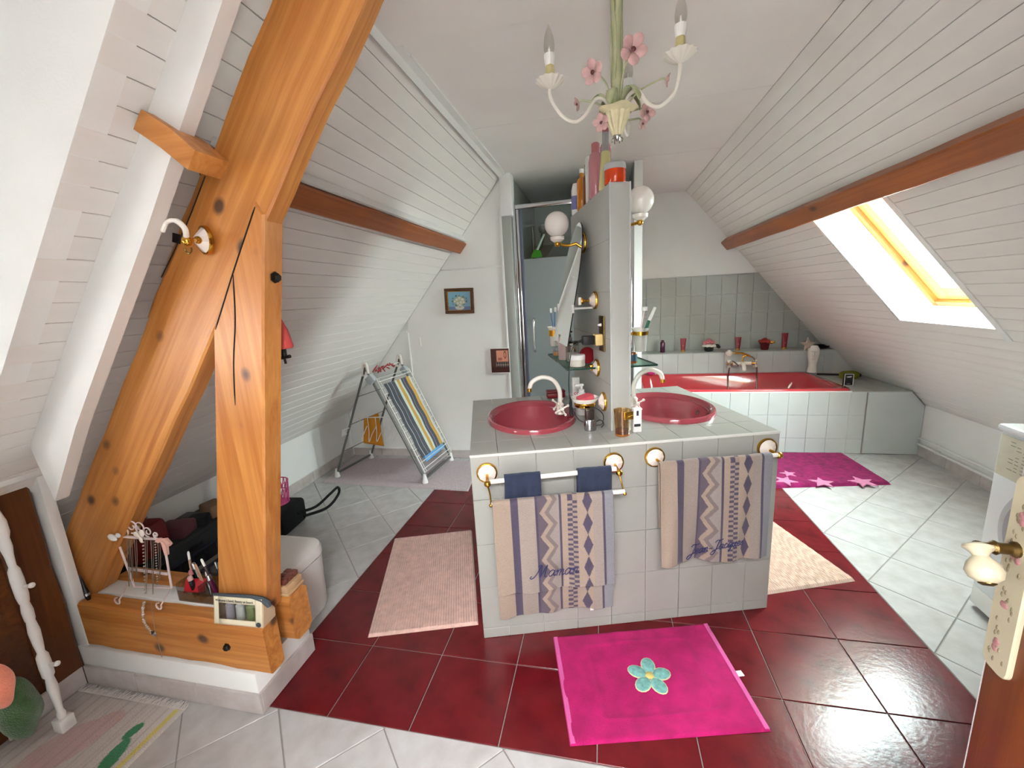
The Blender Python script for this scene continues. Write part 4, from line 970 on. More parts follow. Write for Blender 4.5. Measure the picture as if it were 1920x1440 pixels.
def text(txt, size, m, parent, loc, rot, nm='lettering', align='CENTER', shear=0, sx=1):
    c = bpy.data.curves.new(nm, 'FONT'); c.body = txt; c.size = size; c.extrude = .0003; c.align_x = align; c.align_y = 'CENTER'; c.shear = shear
    o = bpy.data.objects.new(nm, c); C.objects.link(o); me = bpy.data.meshes.new_from_object(o); bpy.data.objects.remove(o); me.materials.append(MATS[m]) if not me.materials else None
    o = bpy.data.objects.new(nm, me); C.objects.link(o); o.parent = parent; o.location = loc; o.rotation_euler = rot; o.scale = (sx, 1, 1); return o
bpy.data.objects.remove(t_o)
mat('red_print', (206, 40, 60), .5); mat('dark_print', (40, 40, 46), .5); mat('white_print', (230, 230, 226), .5)
text('SS', .032, 'red_print', tb2, (0, -.0175, .075), (pi/2, 0, 0))
dr_ = thing('soap_box', 'low dark red box at the back of the counter', 'box', IP(.50, .86, cz), IA); obj('body', MB().bbox(-.055, -.03, 0, .055, .03, .032, .008), 'red_card', dr_); obj('lid', MB().bbox(-.056, -.031, .033, .056, .031, .045, .006), 'red_card', dr_)
eb = thing('electric_toothbrush', 'slim toothbrush handle leaning in its stand under the shelf', 'toothbrush', IP(.50, .42, cz), IA)
obj('handle', MB().tube([(0, 0, .008), (.0, .01, .07), (.004, .02, .10)], [.008, .007, .004], 10), 'black', eb); obj('stand', MB().lathe([(.016, 0), (.016, .008), (.001, .009)], 16), 'red_card', eb)
# candle glass and carton at the foot of the wall's near end
cg = thing('candle_glass', 'tall amber tinted glass with gold rim band in front of the upright wall', 'glass', IP(.655, .105, cz), IA)
thin_glass('amber_glass', tint=(242, 224, 190), gl=.4, rough=.05)
obj('glass', MB().lathe([(.030, 0), (.031, .004), (.034, .09), (.037, .112), (.0362, .112), (.033, .09), (.0295, .008), (.001, .008)], 28), 'amber_glass', cg)
obj('oil', MB().lathe([(.0285, .009), (.0295, .024), (.001, .024)], 28), mat('oil_red', (120, 40, 20), .1, coat=.4), cg); obj('base', MB().lathe([(.030, .0005), (.0315, .008), (.001, .008)], 28), 'amber', cg)
obj('clasp', MB().bbox(-.006, -.041, .078, .034, -.034, .112, .002), 'gold', cg)
wb_ = boxy('perfume_carton', 'white carton with black print beside the amber glass', 'box', IP(.728, .135, cz), .036, .03, .105, 'white_plastic', IA); obj('print', MB().box(-.006, -.0155, .075, .004, -.0152, .097).box(-.016, -.0155, .026, .012, -.0152, .038), 'dark_print', wb_, smooth=False)
# bath side shelf
def sl2(v, du, z=1.1045): return IP(FU1+du, v, z)
tb = thing('toothbrush_tumbler', 'frosted tumbler in a gold ring holder on the bath side', 'tumbler', sl2(.36, .12, 1.165), IA)
obj('cup', MB().lathe([(.026, 0), (.03, .05), (.031, .09), (.04, .108), (.041, .111), (.030, .09), (.025, .01), (.001, .008)], 24), 'glass_cup', tb); obj('holder_ring', MB().lathe([(.031, .078), (.036, .078), (.037, .095), (.032, .095)], 24), 'gold', tb); obj('bracket', MB().cyl((-.034, 0, .085), (-.12, .0, .085), .006, 8), 'gold', tb)
o = obj('toothbrush', MB().tube([(0, 0, 0), (.02, 0, .06), (.046, 0, .13)], [.005, .0075, .007], 10), mat('green_dark', (20, 110, 84), .35), None, sl2(.36, .115, 1.178), (0, 0, IA)); tag(o, 'green toothbrush leaning in the frosted tumbler on the bath side', 'toothbrush'); obj('cover', MB().tube([(.046, 0, .13), (.075, 0, .19)], [.008, .007], 10), 'white_plastic', o)
o = obj('razor', MB().tube([(0, 0, 0), (.022, .012, .10), (.04, .02, .175)], [.005, .004, .0035], 8), mat('pink_plastic', (226, 196, 200), .35), None, sl2(.36, .105, 1.178), (0, 0, IA)); tag(o, 'pale pink razor standing in the frosted tumbler', 'razor'); obj('head', MB().bbox(.03, .005, .175, .052, .03, .195, .003), 'white_plastic', o)
bottle('aftershave_bottle', 'short brown bottle with blue label on the bath side shelf', 'bottle', sl2(.40, .095), [(.022, 0), (.023, .004), (.023, .05), (.02, .055), (.001, .055)], 'brown_liq', [(.0235, .012), (.0235, .042)], mat('label_blue', (50, 78, 96), .5), IA)
boxy('carton', 'dark blue and white carton close to the wall on the bath side shelf', 'box', sl2(.42, .035), .04, .03, .10, mat('box_navy', (34, 38, 52), .4), IA)
o = obj('soap_dish', MB().lathe([(.01, 0), (.03, .006), (.034, .012), (.03, .012), (.001, .006)], 20), 'cream', None, sl2(.56, .13), (0, 0, IA)); tag(o, 'small cream dish on the bath side shelf', 'dish')
# ---- things on the bath ledge
LZ = .7755
mat('tube_red', (140, 14, 34), .3, coat=.3); mat('tube_cap', (206, 150, 60), .3, .5); mat('plum', (74, 14, 46), .25, coat=.4)
bottle('shampoo_bottle', 'dark plum bottle on the bath ledge nearest the upright wall', 'bottle', (.635, 4.78, LZ), [(.024, 0), (.026, .006), (.026, .10), (.018, .115), (.001, .116)], 'plum', [(.014, .114), (.014, .132), (.001, .133)], 'plum')
def tubeb(label, x, h):
    t = thing('cream_tube', label, 'tube', (x, 4.78, LZ), 0, 'red cream tubes on the bath ledge')
    obj('cap', MB().lathe([(.021, 0), (.021, .018), (.001, .019)], 20), 'tube_cap', t)
    mb = MB(); k = 8
    def fn(a, b):
        an = a*2*pi; r = .022*(1-b)+.031*b; d = .022*(1-b)+.003*b; return (r*cos(an), d*sin(an), .019+b*h)
    mb.grid(20, k, fn); obj('tube', mb, 'tube_red', t)
    obj('print', MB().bbox(-.008, -.0225, .06, .008, -.018, .075, .001), mat('print_pink', (190, 60, 86), .4), t)
tubeb('red cream tube beside the plum bottle on the bath ledge', .845, .125); tubeb('red cream tube on the bath ledge between the two flower ornaments', 1.385, .118); tubeb('tallest red cream tube on the bath ledge beside the white vase', 1.822, .145)
# flower ornament: posy in a dark pot
po = thing('flower_ornament', 'pot ornament with a dome of pink roses and white petals', 'ornament', (1.105, 4.78, LZ))
obj('pot', MB().lathe([(.036, 0), (.042, .01), (.044, .04), (.04, .055), (.001, .056)], 20), 'black', po)
mat('petal_w', (226, 218, 206), .6); mat('petal_p', (206, 120, 130), .6, var=.1, vscale=40)
rn = random.Random(3)
for k in range(9):
    a = k*2*pi/9; obj('petal', MB().sphere((.045*cos(a), .045*sin(a), .062), .03, 10, (1, 1, .35), Matrix.Rotation(a, 4, 'Z') @ Matrix.Rotation(radians(25), 4, 'Y')), 'petal_w', po)
for k in range(13):
    a = k*2.4; r = .052*sqrt(k/13); obj('rose', MB().sphere((r*cos(a), r*sin(a), .115-.55*r+.0), .021, 10, (1, 1, .8)), 'petal_p', po)
obj('leaf', MB().sphere((.085, -.01, .05), .03, 10, (1, .3, .6), Matrix.Rotation(radians(40), 4, 'Y')), 'black', po)
# red basket with bow
rb = thing('basket_ornament', 'small red pot with red flowers and a gold bow', 'ornament', (1.64, 4.78, LZ))
obj('pot', MB().lathe([(.034, 0), (.044, .06), (.046, .066), (.04, .066), (.001, .06)], 20), mat('pot_red', (104, 18, 24), .5), rb)
mat('flower_red', (150, 44, 34), .6, var=.2, vscale=50)
for k in range(11):
    a = k*2.4; r = .045*sqrt(k/11); obj('flower', MB().sphere((r*cos(a), r*sin(a), .105-.5*r), .022, 10, (1, 1, .8)), 'flower_red', rb)
obj('handle', MB().tube(arc((0, 0, .06), .05, 0, pi, 12, 'xz'), .004, 6), 'brown_liq', rb)
obj('bow', MB().sphere((.052, -.035, .075), .013, 8, (1.4, .5, 1)).sphere((.07, -.035, .08), .011, 8, (1.3, .5, 1)), 'gold', rb)
# white head-shaped vase with a starfish
hv = thing('face_vase', 'white ceramic vase shaped like a long face with a starfish on top', 'vase', (2.015, 4.60, .559))
prof = [(.034, 0), (.042, .006), (.038, .04), (.034, .07), (.036, .10), (.046, .15), (.052, .20), (.048, .24), (.03, .27), (.001, .275)]
obj('body', MB().lathe(prof, 28, None, None, 1, 1.1), 'porcelain', hv)
obj('nose', MB().sphere((-.02, -.052, .185), .016, 10, (.6, .8, 1.6)), 'porcelain', hv)
obj('lips', MB().sphere((-.015, -.047, .14), .013, 10, (1.3, .6, .4)), 'porcelain', hv)
obj('brow', MB().sphere((-.015, -.048, .22), .02, 10, (1.6, .5, .4)), 'porcelain', hv)
def star(n, R, r, z0, z1, cx=0, cy=0, rot=0, cz=0): return MB().prism([(cx+(R if k % 2 == 0 else r)*cos(rot+k*pi/n), cy+(R if k % 2 == 0 else r)*sin(rot+k*pi/n)) for k in range(2*n)], z0, z1, 'y', .004)
sf = obj('starfish', star(5, .075, .03, .008, -.008, 0, 0, .3), mat('starfish', (196, 176, 158), .8, var=.1, vscale=60), None, (1.965, 4.60, .838), (radians(-20), 0, 0)); tag(sf, 'beige starfish resting on the white vase', 'starfish')
o = obj('dark_dish', MB().lathe([(.05, 0), (.075, .012), (.08, .03), (.072, .03), (.05, .014), (.001, .01)], 28), 'black', None, (2.15, 4.78, LZ)); tag(o, 'low black dish at the end of the bath ledge', 'dish')
# perfume box on the tub side shelf
pbx = thing('perfume_box', 'black perfume box with white border and a white crocodile emblem', 'box', (2.075, 4.085, .5385), -.12)
obj('carton', MB().bbox(-.034, -.016, 0, .034, .016, .108, .0015), mat('box_black', (26, 26, 30), .4), pbx)
obj('border', MB().box(-.0335, -.0166, .002, -.0285, -.0161, .106).box(.0285, -.0166, .002, .0335, -.0161, .106).box(-.0335, -.0166, .101, .0335, -.0161, .106).box(-.0335, -.0166, .002, .0335, -.0161, .007), 'white_print', pbx, smooth=False)
cr = [(-.020, .078), (-.016, .082), (-.004, .084), (.004, .083), (.010, .087), (.020, .086), (.013, .081), (.018, .077), (.008, .077), (.004, .074), (-.002, .077), (-.008, .074), (-.011, .077)]
obj('emblem', MB().prism(cr, -.0161, -.0168, 'y'), 'white_print', pbx, smooth=False)
obj('small_print', MB().box(-.015, -.0166, .016, .015, -.0161, .0185).box(-.010, -.0166, .022, .010, -.0161, .024), 'grey_lid', pbx, smooth=False)
sg = obj('sponge', MB().bbox(-.07, -.05, 0, .07, .05, .07, .025), mat('sponge', (120, 120, 20), .9, var=.2, vscale=40, bump=.5, bscale=150), None, (2.23, 4.38, .5385), (0, 0, .3)); tag(sg, 'olive yellow sponge under the slope at the end of the bath', 'sponge')
tr_ = obj('brush', MB().cyl((-.16, 0, .012), (.12, 0, .012), .009, 10).bbox(.10, -.02, .0, .18, .02, .03, .008), 'black', None, (2.2, 4.52, .5385), (0, 0, -.3)); tag(tr_, 'dark long handled bath brush lying behind the sponge', 'brush')
ps = obj('bath_puff', MB().sphere((0, 0, .03), .035, 14, (1.3, 1, .85)), mat('puff', (214, 50, 130), .6), None, (.50, 4.60, .558)); tag(ps, 'bright pink bath puff on the rim of the bath', 'puff')

# ================================================================== MATS ON THE FLOOR
def quadmat(c, h, nx, ny, col=None, bulge=None, edge=.012):
    """c: near-left, near-right, far-right, far-left (x,y). closed slab with rounded rim, local to its centre"""
    cx = sum(p[0] for p in c)/4; cy = sum(p[1] for p in c)/4; mb = MB(); mb.col = [] if col else None
    def P(a, b):
        x = (c[0][0]*(1-a)+c[1][0]*a)*(1-b)+(c[3][0]*(1-a)+c[2][0]*a)*b; y = (c[0][1]*(1-a)+c[1][1]*a)*(1-b)+(c[3][1]*(1-a)+c[2][1]*a)*b; return x-cx, y-cy
    W = hypot(c[1][0]-c[0][0], c[1][1]-c[0][1]); H_ = hypot(c[3][0]-c[0][0], c[3][1]-c[0][1])
    def fn(a, b):
        x, y = P(a, b); e = min(a*W, (1-a)*W, b*H_, (1-b)*H_); k = min(1, e/edge); z = h*sqrt(max(0, 1-(1-k)**2))
        if bulge: z += bulge(a, b)*k
        if col: mb.col.append(col(a, b))
        return (x, y, max(z, .0005))
    mb.grid(nx, ny, fn); n0 = len(mb.v)
    mb.grid(1, 1, lambda a, b: (*P(a, b), .0003))
    if col: mb.col += [col(.5, .5)]*4
    return mb, (cx, cy)
# flower towel
mat('towel_magenta', (184, 14, 100), .95, var=.22, vscale=14, bump=.5, bscale=330, sheen=.05)
CF_ = [(-.12, 1.107), (.529, 1.262), (.434, 1.719), (-.225, 1.545)]
def bf(a, b):
    z = .0015*sin(a*9+b*4)+.001*sin(b*17+a*3)
    for (x0, x1) in ((.17, .83),):
        for d in (abs(a-.20), abs(a-.80)):
            if .16 < b < .86: z += .0035*math.exp(-(d/.012)**2)
        for d in (abs(b-.16), abs(b-.86)):
            if .2 < a < .8: z += .0035*math.exp(-(d/.014)**2)
    z += .006*math.exp(-((a-.40-.12*(1-b))/.035)**2)*(1 if b > .2 else b*5)*abs(b-.35)
    return z
mb, c = quadmat(CF_, .007, 90, 70, None, bf)
ft = obj('bath_mat', mb, 'towel_magenta', None, (*c, .0005)); tag(ft, 'magenta towelling mat with a turquoise flower in front of the island', 'bath mat')
mat('turq', (120, 178, 170), .8, var=.3, vscale=60); mat('flower_yellow', (214, 200, 120), .8); mat('flower_rim', (206, 206, 160), .8)
fc = onz(1218, 1268, .01)
for k in range(5):
    a = .35+k*2*pi/5; q = Vector((fc.x-c[0]+.047*cos(a), fc.y-c[1]+.047*sin(a), .0115))
    pe = obj('petal', MB().sphere(q, .034, 14, (1, .74, .12), Matrix.Rotation(a, 4, 'Z')), 'turq', ft); obj('petal_rim', MB().sphere(q-Vector((0, 0, .001)), .0375, 14, (1, .76, .09), Matrix.Rotation(a, 4, 'Z')), 'flower_rim', pe)
obj('flower_centre', MB().sphere((fc.x-c[0], fc.y-c[1], .0145), .016, 12, (1, 1, .25)), 'flower_yellow', ft)
obj('care_label', MB().bbox(-.02, -.012, 0, .02, .012, .0015, .0005), 'white_plastic', ft, Vector((*[x-y for x, y in zip(onz(1383, 1265)[:2], c)], .003)), (0, 0, .3))
mat('hem_pink', (214, 96, 160), .9, bump=.3, bscale=200)
def strip_on(c4, a0, a1, b0, b1, z, m, par, cc, nm='hem'):
    def P(a, b): return ((c4[0][0]*(1-a)+c4[1][0]*a)*(1-b)+(c4[3][0]*(1-a)+c4[2][0]*a)*b-cc[0], (c4[0][1]*(1-a)+c4[1][1]*a)*(1-b)+(c4[3][1]*(1-a)+c4[2][1]*a)*b-cc[1])
    mb_ = MB().prism([P(a0, b0), P(a1, b0), P(a1, b1), P(a0, b1)], .002, z, 'z', .001); return obj(nm, mb_, m, par)
strip_on(CF_, .004, .028, .01, .99, .0085, 'hem_pink', ft, c); strip_on(CF_, .972, .996, .01, .99, .0085, 'hem_pink', ft, c)
# ribbed beige mats
def rib(name, colr):
    m = mat(name, colr, .95, var=.14, vscale=30, sheen=.3); N = m.node_tree.nodes; L = m.node_tree.links; b = N['Principled BSDF']
    return m
rib('chenille', (208, 172, 158)); rib('chenille_light', (214, 184, 166))
def ribs(n, amp, rs): 
    rn = random.Random(rs); ph = [rn.uniform(0, 6) for _ in range(200)]
    return lambda a, b: amp*(.5+.5*sin(a*n*2*pi))*(.75+.25*sin(b*90+ph[int(a*n) % 200]))
cm = [(-1.039, 1.424), (-.568, 1.568), (-.832, 2.323), (-1.294, 2.172)]
mb, c = quadmat(cm, .012, 200, 90, None, ribs(42, .006, 1)); o = obj('bath_mat', mb, 'chenille', None, (*c, .0005)); tag(o, 'dusty pink ribbed mat on the red tiles at the shower side of the island', 'bath mat')
cm = [(.735, 1.943), (1.192, 2.105), (.938, 2.86), (.482, 2.70)]
mb, c = quadmat(cm, .012, 200, 90, None, ribs(42, .006, 2)); o = obj('bath_mat', mb, 'chenille_light', None, (*c, .0005)); tag(o, 'pale pink ribbed mat on the red tiles at the bath side of the island', 'bath mat')
# deep pile star mat
mat('pile_magenta', (146, 12, 88), 1, var=.35, vscale=26, bump=.9, bscale=260, sheen=.05); mat('pile_pink', (222, 138, 176), 1, var=.15, vscale=40, bump=.8, bscale=260, sheen=.05)
cs_ = [(1.06, 3.10), (1.99, 3.25), (1.965, 3.84), (1.03, 3.79)]
rn = random.Random(9)
mb, c = quadmat(cs_, .022, 60, 44, None, lambda a, b: rn.uniform(-.002, .002), .03); sm = obj('bath_mat', mb, 'pile_magenta', None, (*c, .0005)); tag(sm, 'deep pile magenta mat with pale pink stars in front of the bath', 'bath mat')
for (px_, py_, R, ro) in ((1541, 904, .085, .2), (1617, 903, .092, .5), (1472, 901, .085, 1.0), (1478, 888, .06, .4)):
    p = onz(px_, py_, .024); P = [((R if k % 2 == 0 else R*.42)*cos(ro+k*pi/5), (R if k % 2 == 0 else R*.42)*sin(ro+k*pi/5)) for k in range(10)]
    obj('star', MB().prism([(p.x-c[0]+x, p.y-c[1]+y) for x, y in P], .018, .0265, 'z', .003), 'pile_pink', sm)
# mat under the drying rack
mat('weave_mauve', (186, 172, 174), .9, var=.08, vscale=60)
cl = [(-2.345, 2.905), (-1.03, 2.865), (-1.10, 3.47), (-2.40, 3.50)]
mb, c = quadmat(cl, .006, 300, 40, None, lambda a, b: .003*sin(a*95*2*pi)*sin(b*60)); o = obj('floor_mat', mb, 'weave_mauve', None, (*c, .0005)); tag(o, 'mauve woven mat under the clothes airer', 'mat')
# tulip rug with fringe
def rugcol(a, b):
    base = lin((212, 204, 198)); n = sin(a*160)*.5+sin(a*71+b*3)*.5
    c = mixc(base, lin((150, 138, 142)), max(0, n)*.35 if .05 < a < .93 else .05)
    def ell(x0, y0, rx, ry, an):
        x, y = a-x0, b-y0; u = x*cos(an)+y*sin(an); v = -x*sin(an)+y*cos(an); return (u/rx)**2+(v/ry)**2
    pk = lin((206, 150, 152)); gr = lin((70, 140, 96)); yl = lin((214, 200, 120))
    if ell(.42, .72, .20, .13, .7) < 1 or ell(.18, .42, .2, .13, .5) < 1 or ell(.52, .86, .10, .07, .5) < 1: c = mixc(c, pk, .45)
    if ell(.84, .72, .10, .05, 1.9) < 1 or ell(.79, .85, .05, .035, 1.2) < 1: c = gr
    if ell(.80, .42, .27, .028, -.95) < 1: c = gr
    if abs((b-.30)-(a-.5)*.72) < .010 and .42 < a < .92: c = mixc(gr, base, .3)
    if abs((b-.44)-(a-.5)*.42) < .008 and .5 < a < .9: c = mixc(gr, base, .3)
    if a > .93 and a < .965: c = yl
    if ell(.3, .08, .2, .06, .6) < 1: c = mixc(c, yl, .6)
    return c
mat('rug_print', (210, 200, 195), .98, attr='Col', bump=.6, bscale=220)
cg_ = [(-2.07, .34), (-1.55, .34), (-1.55, 1.0), (-2.07, 1.0)]
mb, c = quadmat(cg_, .006, 130, 160, rugcol, lambda a, b: .001*sin(a*200)); rg = obj('rug', mb, 'rug_print', None, (*c, .0005)); tag(rg, 'pale woven rug with tulip print and white fringe beside the truss plinth', 'rug')
fr = MB(); rn = random.Random(4)
for k in range(95):
    x = -.26+.52*k/94; fr.tube([(x, .327, .004), (x+rn.uniform(-.004, .004), .338, .005), (x+rn.uniform(-.010, .010), .352+rn.uniform(-.004, .012), .0025)], [.0022, .002, .0012], 5)
fo = obj('fringe', fr, mat('fringe', (228, 220, 214), .95), rg); fo['kind'] = 'stuff'

# ================================================================== CLOTHES AIRER
A_, B_, C_, D_ = Vector((-2.27, 3.02, .007)), Vector((-1.43, 2.97, .007)), Vector((-1.385, 3.46, .007)), Vector((-2.20, 3.46, .007))
T1_, T2_ = Vector((-1.86, 3.0, .965)), Vector((-1.79, 3.45, .965))
mat('rack_grey', (112, 112, 108), .4, .5); mat('wire_white', (226, 224, 218), .4)
ar_ = thing('clothes_airer', 'folding white clothes airer with grey legs standing under the left slope', 'airer', (-1.85, 3.2, .007))
OL = Vector((-1.85, 3.2, .007))
def L_(p): return Vector(p)-OL
def lerp(a, b, t): return a*(1-t)+b*t
for (p, q, nm) in ((A_, T1_, 'leg'), (D_, T2_, 'leg'), (B_, T1_, 'leg'), (C_, T2_, 'leg')):
    obj(nm, MB().cyl(L_(p)+Vector((0, 0, .03)), L_(q), .0095, 10), 'rack_grey', ar_)
for (p, q) in ((A_, D_), (B_, C_)): obj('foot_bar', MB().cyl(L_(p)+Vector((0, 0, .035)), L_(q)+Vector((0, 0, .035)), .010, 10), 'rack_grey', ar_)
for p in (A_, B_, C_, D_): obj('foot', MB().lathe([(.024, 0), (.024, .004), (.011, .075), (.001, .077)], 12, Matrix.Translation(L_(p))), 'white_plastic', ar_)
for (p, q, s) in ((A_, T1_, -1), (D_, T2_, -1)):
    e_ = q+Vector((-.03, 0, .05)); obj('cap', MB().tube(bez([L_(lerp(p, q, .93)), L_(q+Vector((-.012, 0, .02))), L_(q+Vector((.012, 0, .028))), L_(lerp(B_ if q is T1_ else C_, q, .95))], 5), .012, 10), 'porc_pinkish', ar_)
obj('joint', MB().bbox(-.035, -.03, -.035, .035, .03, .035, .012), mat('joint_grey', (176, 184, 188), .4), ar_, L_(lerp(B_, T1_, .9)), (0, .9, 0))
obj('joint', MB().bbox(-.03, -.03, -.03, .03, .03, .03, .012), 'joint_grey', ar_, L_(lerp(C_, T2_, .9)), (0, .9, 0))
# wing folded down along the right legs
off = Vector((.035, 0, .022))
W1, W2 = lerp(T1_, B_, .12)+off, lerp(T1_, B_, .93)+off; V1, V2 = lerp(T2_, C_, .12)+off, lerp(T2_, C_, .93)+off
wg = obj('wing', MB().tube([L_(W1), L_(W2), L_(V2), L_(V1)], .006, 8, closed=True), 'wire_white', ar_)
in1, in2 = lerp(W1, V1, .06), lerp(W2, V2, .06); jn1, jn2 = lerp(W1, V1, .94), lerp(W2, V2, .94)
obj('side_wire', MB().cyl(L_(in1), L_(in2), .0026, 6).cyl(L_(jn1), L_(jn2), .0026, 6), 'wire_white', wg)
for k in range(15):
    t = (k+.5)/15; obj('cross_wire', MB().cyl(L_(lerp(W1, W2, t)), L_(lerp(V1, V2, t)), .0034, 6), 'wire_white', wg)
for k in range(3): t = .25+.25*k; obj('brace_wire', MB().cyl(L_(lerp(A_, T1_, t)), L_(lerp(D_, T2_, t)), .003, 6), 'rack_grey', ar_)
# small side hanger on the left legs with clip loops
q1, q2 = lerp(A_, T1_, .42), lerp(D_, T2_, .42)
obj('side_hook', MB().tube([L_(q1), L_(q1+Vector((-.05, -.02, -.02))), L_(q1+Vector((-.04, -.02, .03))), L_(q1+Vector((.02, -.01, .05)))], .005, 8), 'wire_white', ar_)
hb0, hb1 = q1+Vector((.06, .05, .12)), q1+Vector((.36, .15, .10))
obj('hanger_bar', MB().cyl(L_(hb0), L_(hb1), .004, 8), 'wire_white', ar_)
for k in range(5):
    p = lerp(hb0, hb1, .08+.2*k); s = .05+.012*k
    obj('hanger_loop', MB().tube(bez([L_(p), L_(p+Vector((.005, -.01, -.12))), L_(p+Vector((.0, -.02, -.21))), L_(p+Vector((s*.6, -.02, -.14))), L_(p+Vector((s*1.3, -.01, -.07)))], 5), .0032, 6), 'wire_white', ar_)
# striped towel on the wing
TCOL = [(0, (70, 74, 84)), (.09, (70, 74, 84)), (.10, (206, 206, 200)), (.115, (70, 74, 84)), (.22, (70, 74, 84)), (.235, (206, 206, 200)), (.25, (74, 78, 88)), (.36, (74, 78, 88)), (.37, (206, 214, 200)), (.45, (206, 214, 200)), (.455, (200, 156, 70)), (.55, (200, 156, 70)), (.555, (206, 214, 200)), (.62, (206, 214, 200)), (.625, (72, 74, 90)), (.70, (72, 74, 90)), (.705, (190, 190, 196)), (.715, (72, 74, 90)), (.82, (72, 74, 90)), (.825, (200, 156, 70)), (.93, (200, 156, 70)), (.94, (206, 206, 200)), (1.0, (70, 74, 84))]
def strip(a):
    c = TCOL[0][1]
    for (t, q) in TCOL:
        if a >= t: c = q
    return lin(c)
nrm = (W2-W1).cross(V1-W1).normalized()
if nrm.z < 0: nrm = -nrm
mb = MB(); mb.col = []
def fw(a, b):
    s = .07+b*.80; p = lerp(lerp(W1, V1, .10+.80*a), lerp(W2, V2, .10+.80*a), s); mb.col.append(strip(a))
    return L_(p+nrm*(.009+.004*sin(b*20)*sin(a*5+1)+.012*max(0, b-.75)*sin(a*8)))
mb.grid(120, 40, fw)
o = obj('beach_towel', mb, 'towel_pattern', None, OL, ang=180); o.modifiers.new('t', 'SOLIDIFY').thickness = .003; tag(o, 'grey white and yellow striped towel drying on the clothes airer', 'towel')
def rag(name, label, cat, m, pts, seed, thick=.004):
    rn = random.Random(seed); p00, p10, p11, p01 = [Vector(p) for p in pts]; nn = (p10-p00).cross(p01-p00).normalized(); mb = MB()
    cc = (p00+p10+p11+p01)/4; f1, f2 = rn.uniform(5, 9), rn.uniform(0, 6)
    mb.grid(18, 14, lambda a, b: lerp(lerp(p00, p10, a), lerp(p01, p11, a), b)+nn*(.015*sin(a*f1+f2+b*2)*b)-cc)
    o = obj(name, mb, m, None, cc, ang=180); o.modifiers.new('t', 'SOLIDIFY').thickness = thick; return tag(o, label, cat)
mat('cloth_orange', (196, 128, 30), .95, bump=.3, bscale=200); mat('cloth_blue', (110, 170, 222), .9, bump=.2, bscale=200); mat('peg_red', (170, 64, 66), .6)
o1 = lerp(hb0, hb1, .0)+Vector((-.03, .10, 0)); rag('cloth', 'orange cloth hanging inside the clothes airer', 'cloth', 'cloth_orange', [o1+Vector((.0, .0, -.26)), o1+Vector((.17, .04, -.30)), o1+Vector((.15, .04, .0)), o1+Vector((.03, 0, -.04))], 3)
b1_ = lerp(W2, V2, .55); rag('cloth', 'light blue cloth hanging low behind the striped towel', 'cloth', 'cloth_blue', [lerp(W1, W2, .86)+Vector((.02, .10, -.06)), lerp(V1, V2, .90)+Vector((-.02, -.02, -.03)), lerp(V1, V2, .80)+Vector((-.02, -.05, 0)), lerp(W1, W2, .80)+Vector((.0, .12, 0))], 5)
pg = thing('peg_bundle', 'tangle of red clothes pegs lying on top of the clothes airer', 'pegs', lerp(T1_, T2_, .6)+Vector((.02, 0, .0)), .0)
rn = random.Random(12)
for k in range(16):
    t = rn.uniform(-.22, .22); p = Vector((rn.uniform(-.02, .03), t, rn.uniform(-.015, .02)-.03)); d = Vector((rn.uniform(-1, 1), rn.uniform(-1, 1), rn.uniform(-.6, .6))).normalized()*.035
    obj('peg', MB().tube([p-d, p, p+d], [.004, .007, .005], 6), 'peg_red', pg)
obj('rail', MB().cyl((0, -.20, -.03), (0, .20, -.03), .005, 8), 'wire_white', pg)

# ================================================================== PICTURE, POSTCARD, SWITCH
pf = thing('picture_frame', 'small dark wooden frame with a painting of white flowers on blue', 'picture', (-1.21, YBL-.002, 1.446), rot=(0, radians(1.5), 0))
hw, hh, t = .131, .108, .026
for (x0, x1, z0, z1) in ((-hw, hw, hh-t, hh), (-hw, hw, -hh, -hh+t), (-hw, -hw+t, -hh+t, hh-t), (hw-t, hw, -hh+t, hh-t)): obj('moulding', MB().bbox(x0, -.022, z0, x1, 0, z1, .004), 'oak_dark', pf)
for (x0, x1, z0, z1) in ((-hw+t, hw-t, hh-t-.004, hh-t+.001), (-hw+t, hw-t, -hh+t-.001, -hh+t+.004), (-hw+t-.001, -hw+t+.004, -hh+t, hh-t), (hw-t-.004, hw-t+.001, -hh+t, hh-t)): obj('gilt_slip', MB().bbox(x0, -.016, z0, x1, -.004, z1, .001), 'gold', pf)
blobs = [(.5, .62, .12), (.38, .55, .11), (.62, .55, .12), (.55, .40, .13), (.42, .38, .10), (.68, .42, .08), (.30, .48, .08), (.52, .28, .09)]
def paint(a, b):
    c = lin((130, 178, 206)) if b > .2 else lin((110, 130, 176))
    if b < .24 and .3 < a < .7 and ((a-.5)/.2)**2+((b-.16)/.12)**2 < 1: c = lin((206, 206, 196))
    if ((a-.5)/.34)**2+((b-.5)/.34)**2 < 1 and (sin(a*40)+sin(b*37+a*12)) > .3: c = lin((112, 122, 86))
    for (x, y, r) in blobs:
        d = ((a-x)**2+((b-y)*.85)**2)/r**2
        if d < .8: c = lin((214, 212, 196)) if d < .35 else lin((180, 178, 150))
    return c
mat('painting', (200, 200, 200), .6, attr='Col', bump=.1, bscale=90)
mb = MB(); mb.col = []
def fp(a, b): mb.col.append(paint(a, b)); return (-hw+t+(2*hw-2*t)*a, -.006, -hh+t+(2*hh-2*t)*b)
mb.grid(70, 56, fp); obj('canvas', mb, 'painting', pf)
pc = thing('photo_card', 'small photo print of a pink perfume set taped to the wall edge beside the shower', 'photo', (-.882, YBL-.0135, .915))
obj('paper', MB().bbox(-.088, -.0015, -.115, .088, 0, .115, .0006), 'white_plastic', pc)
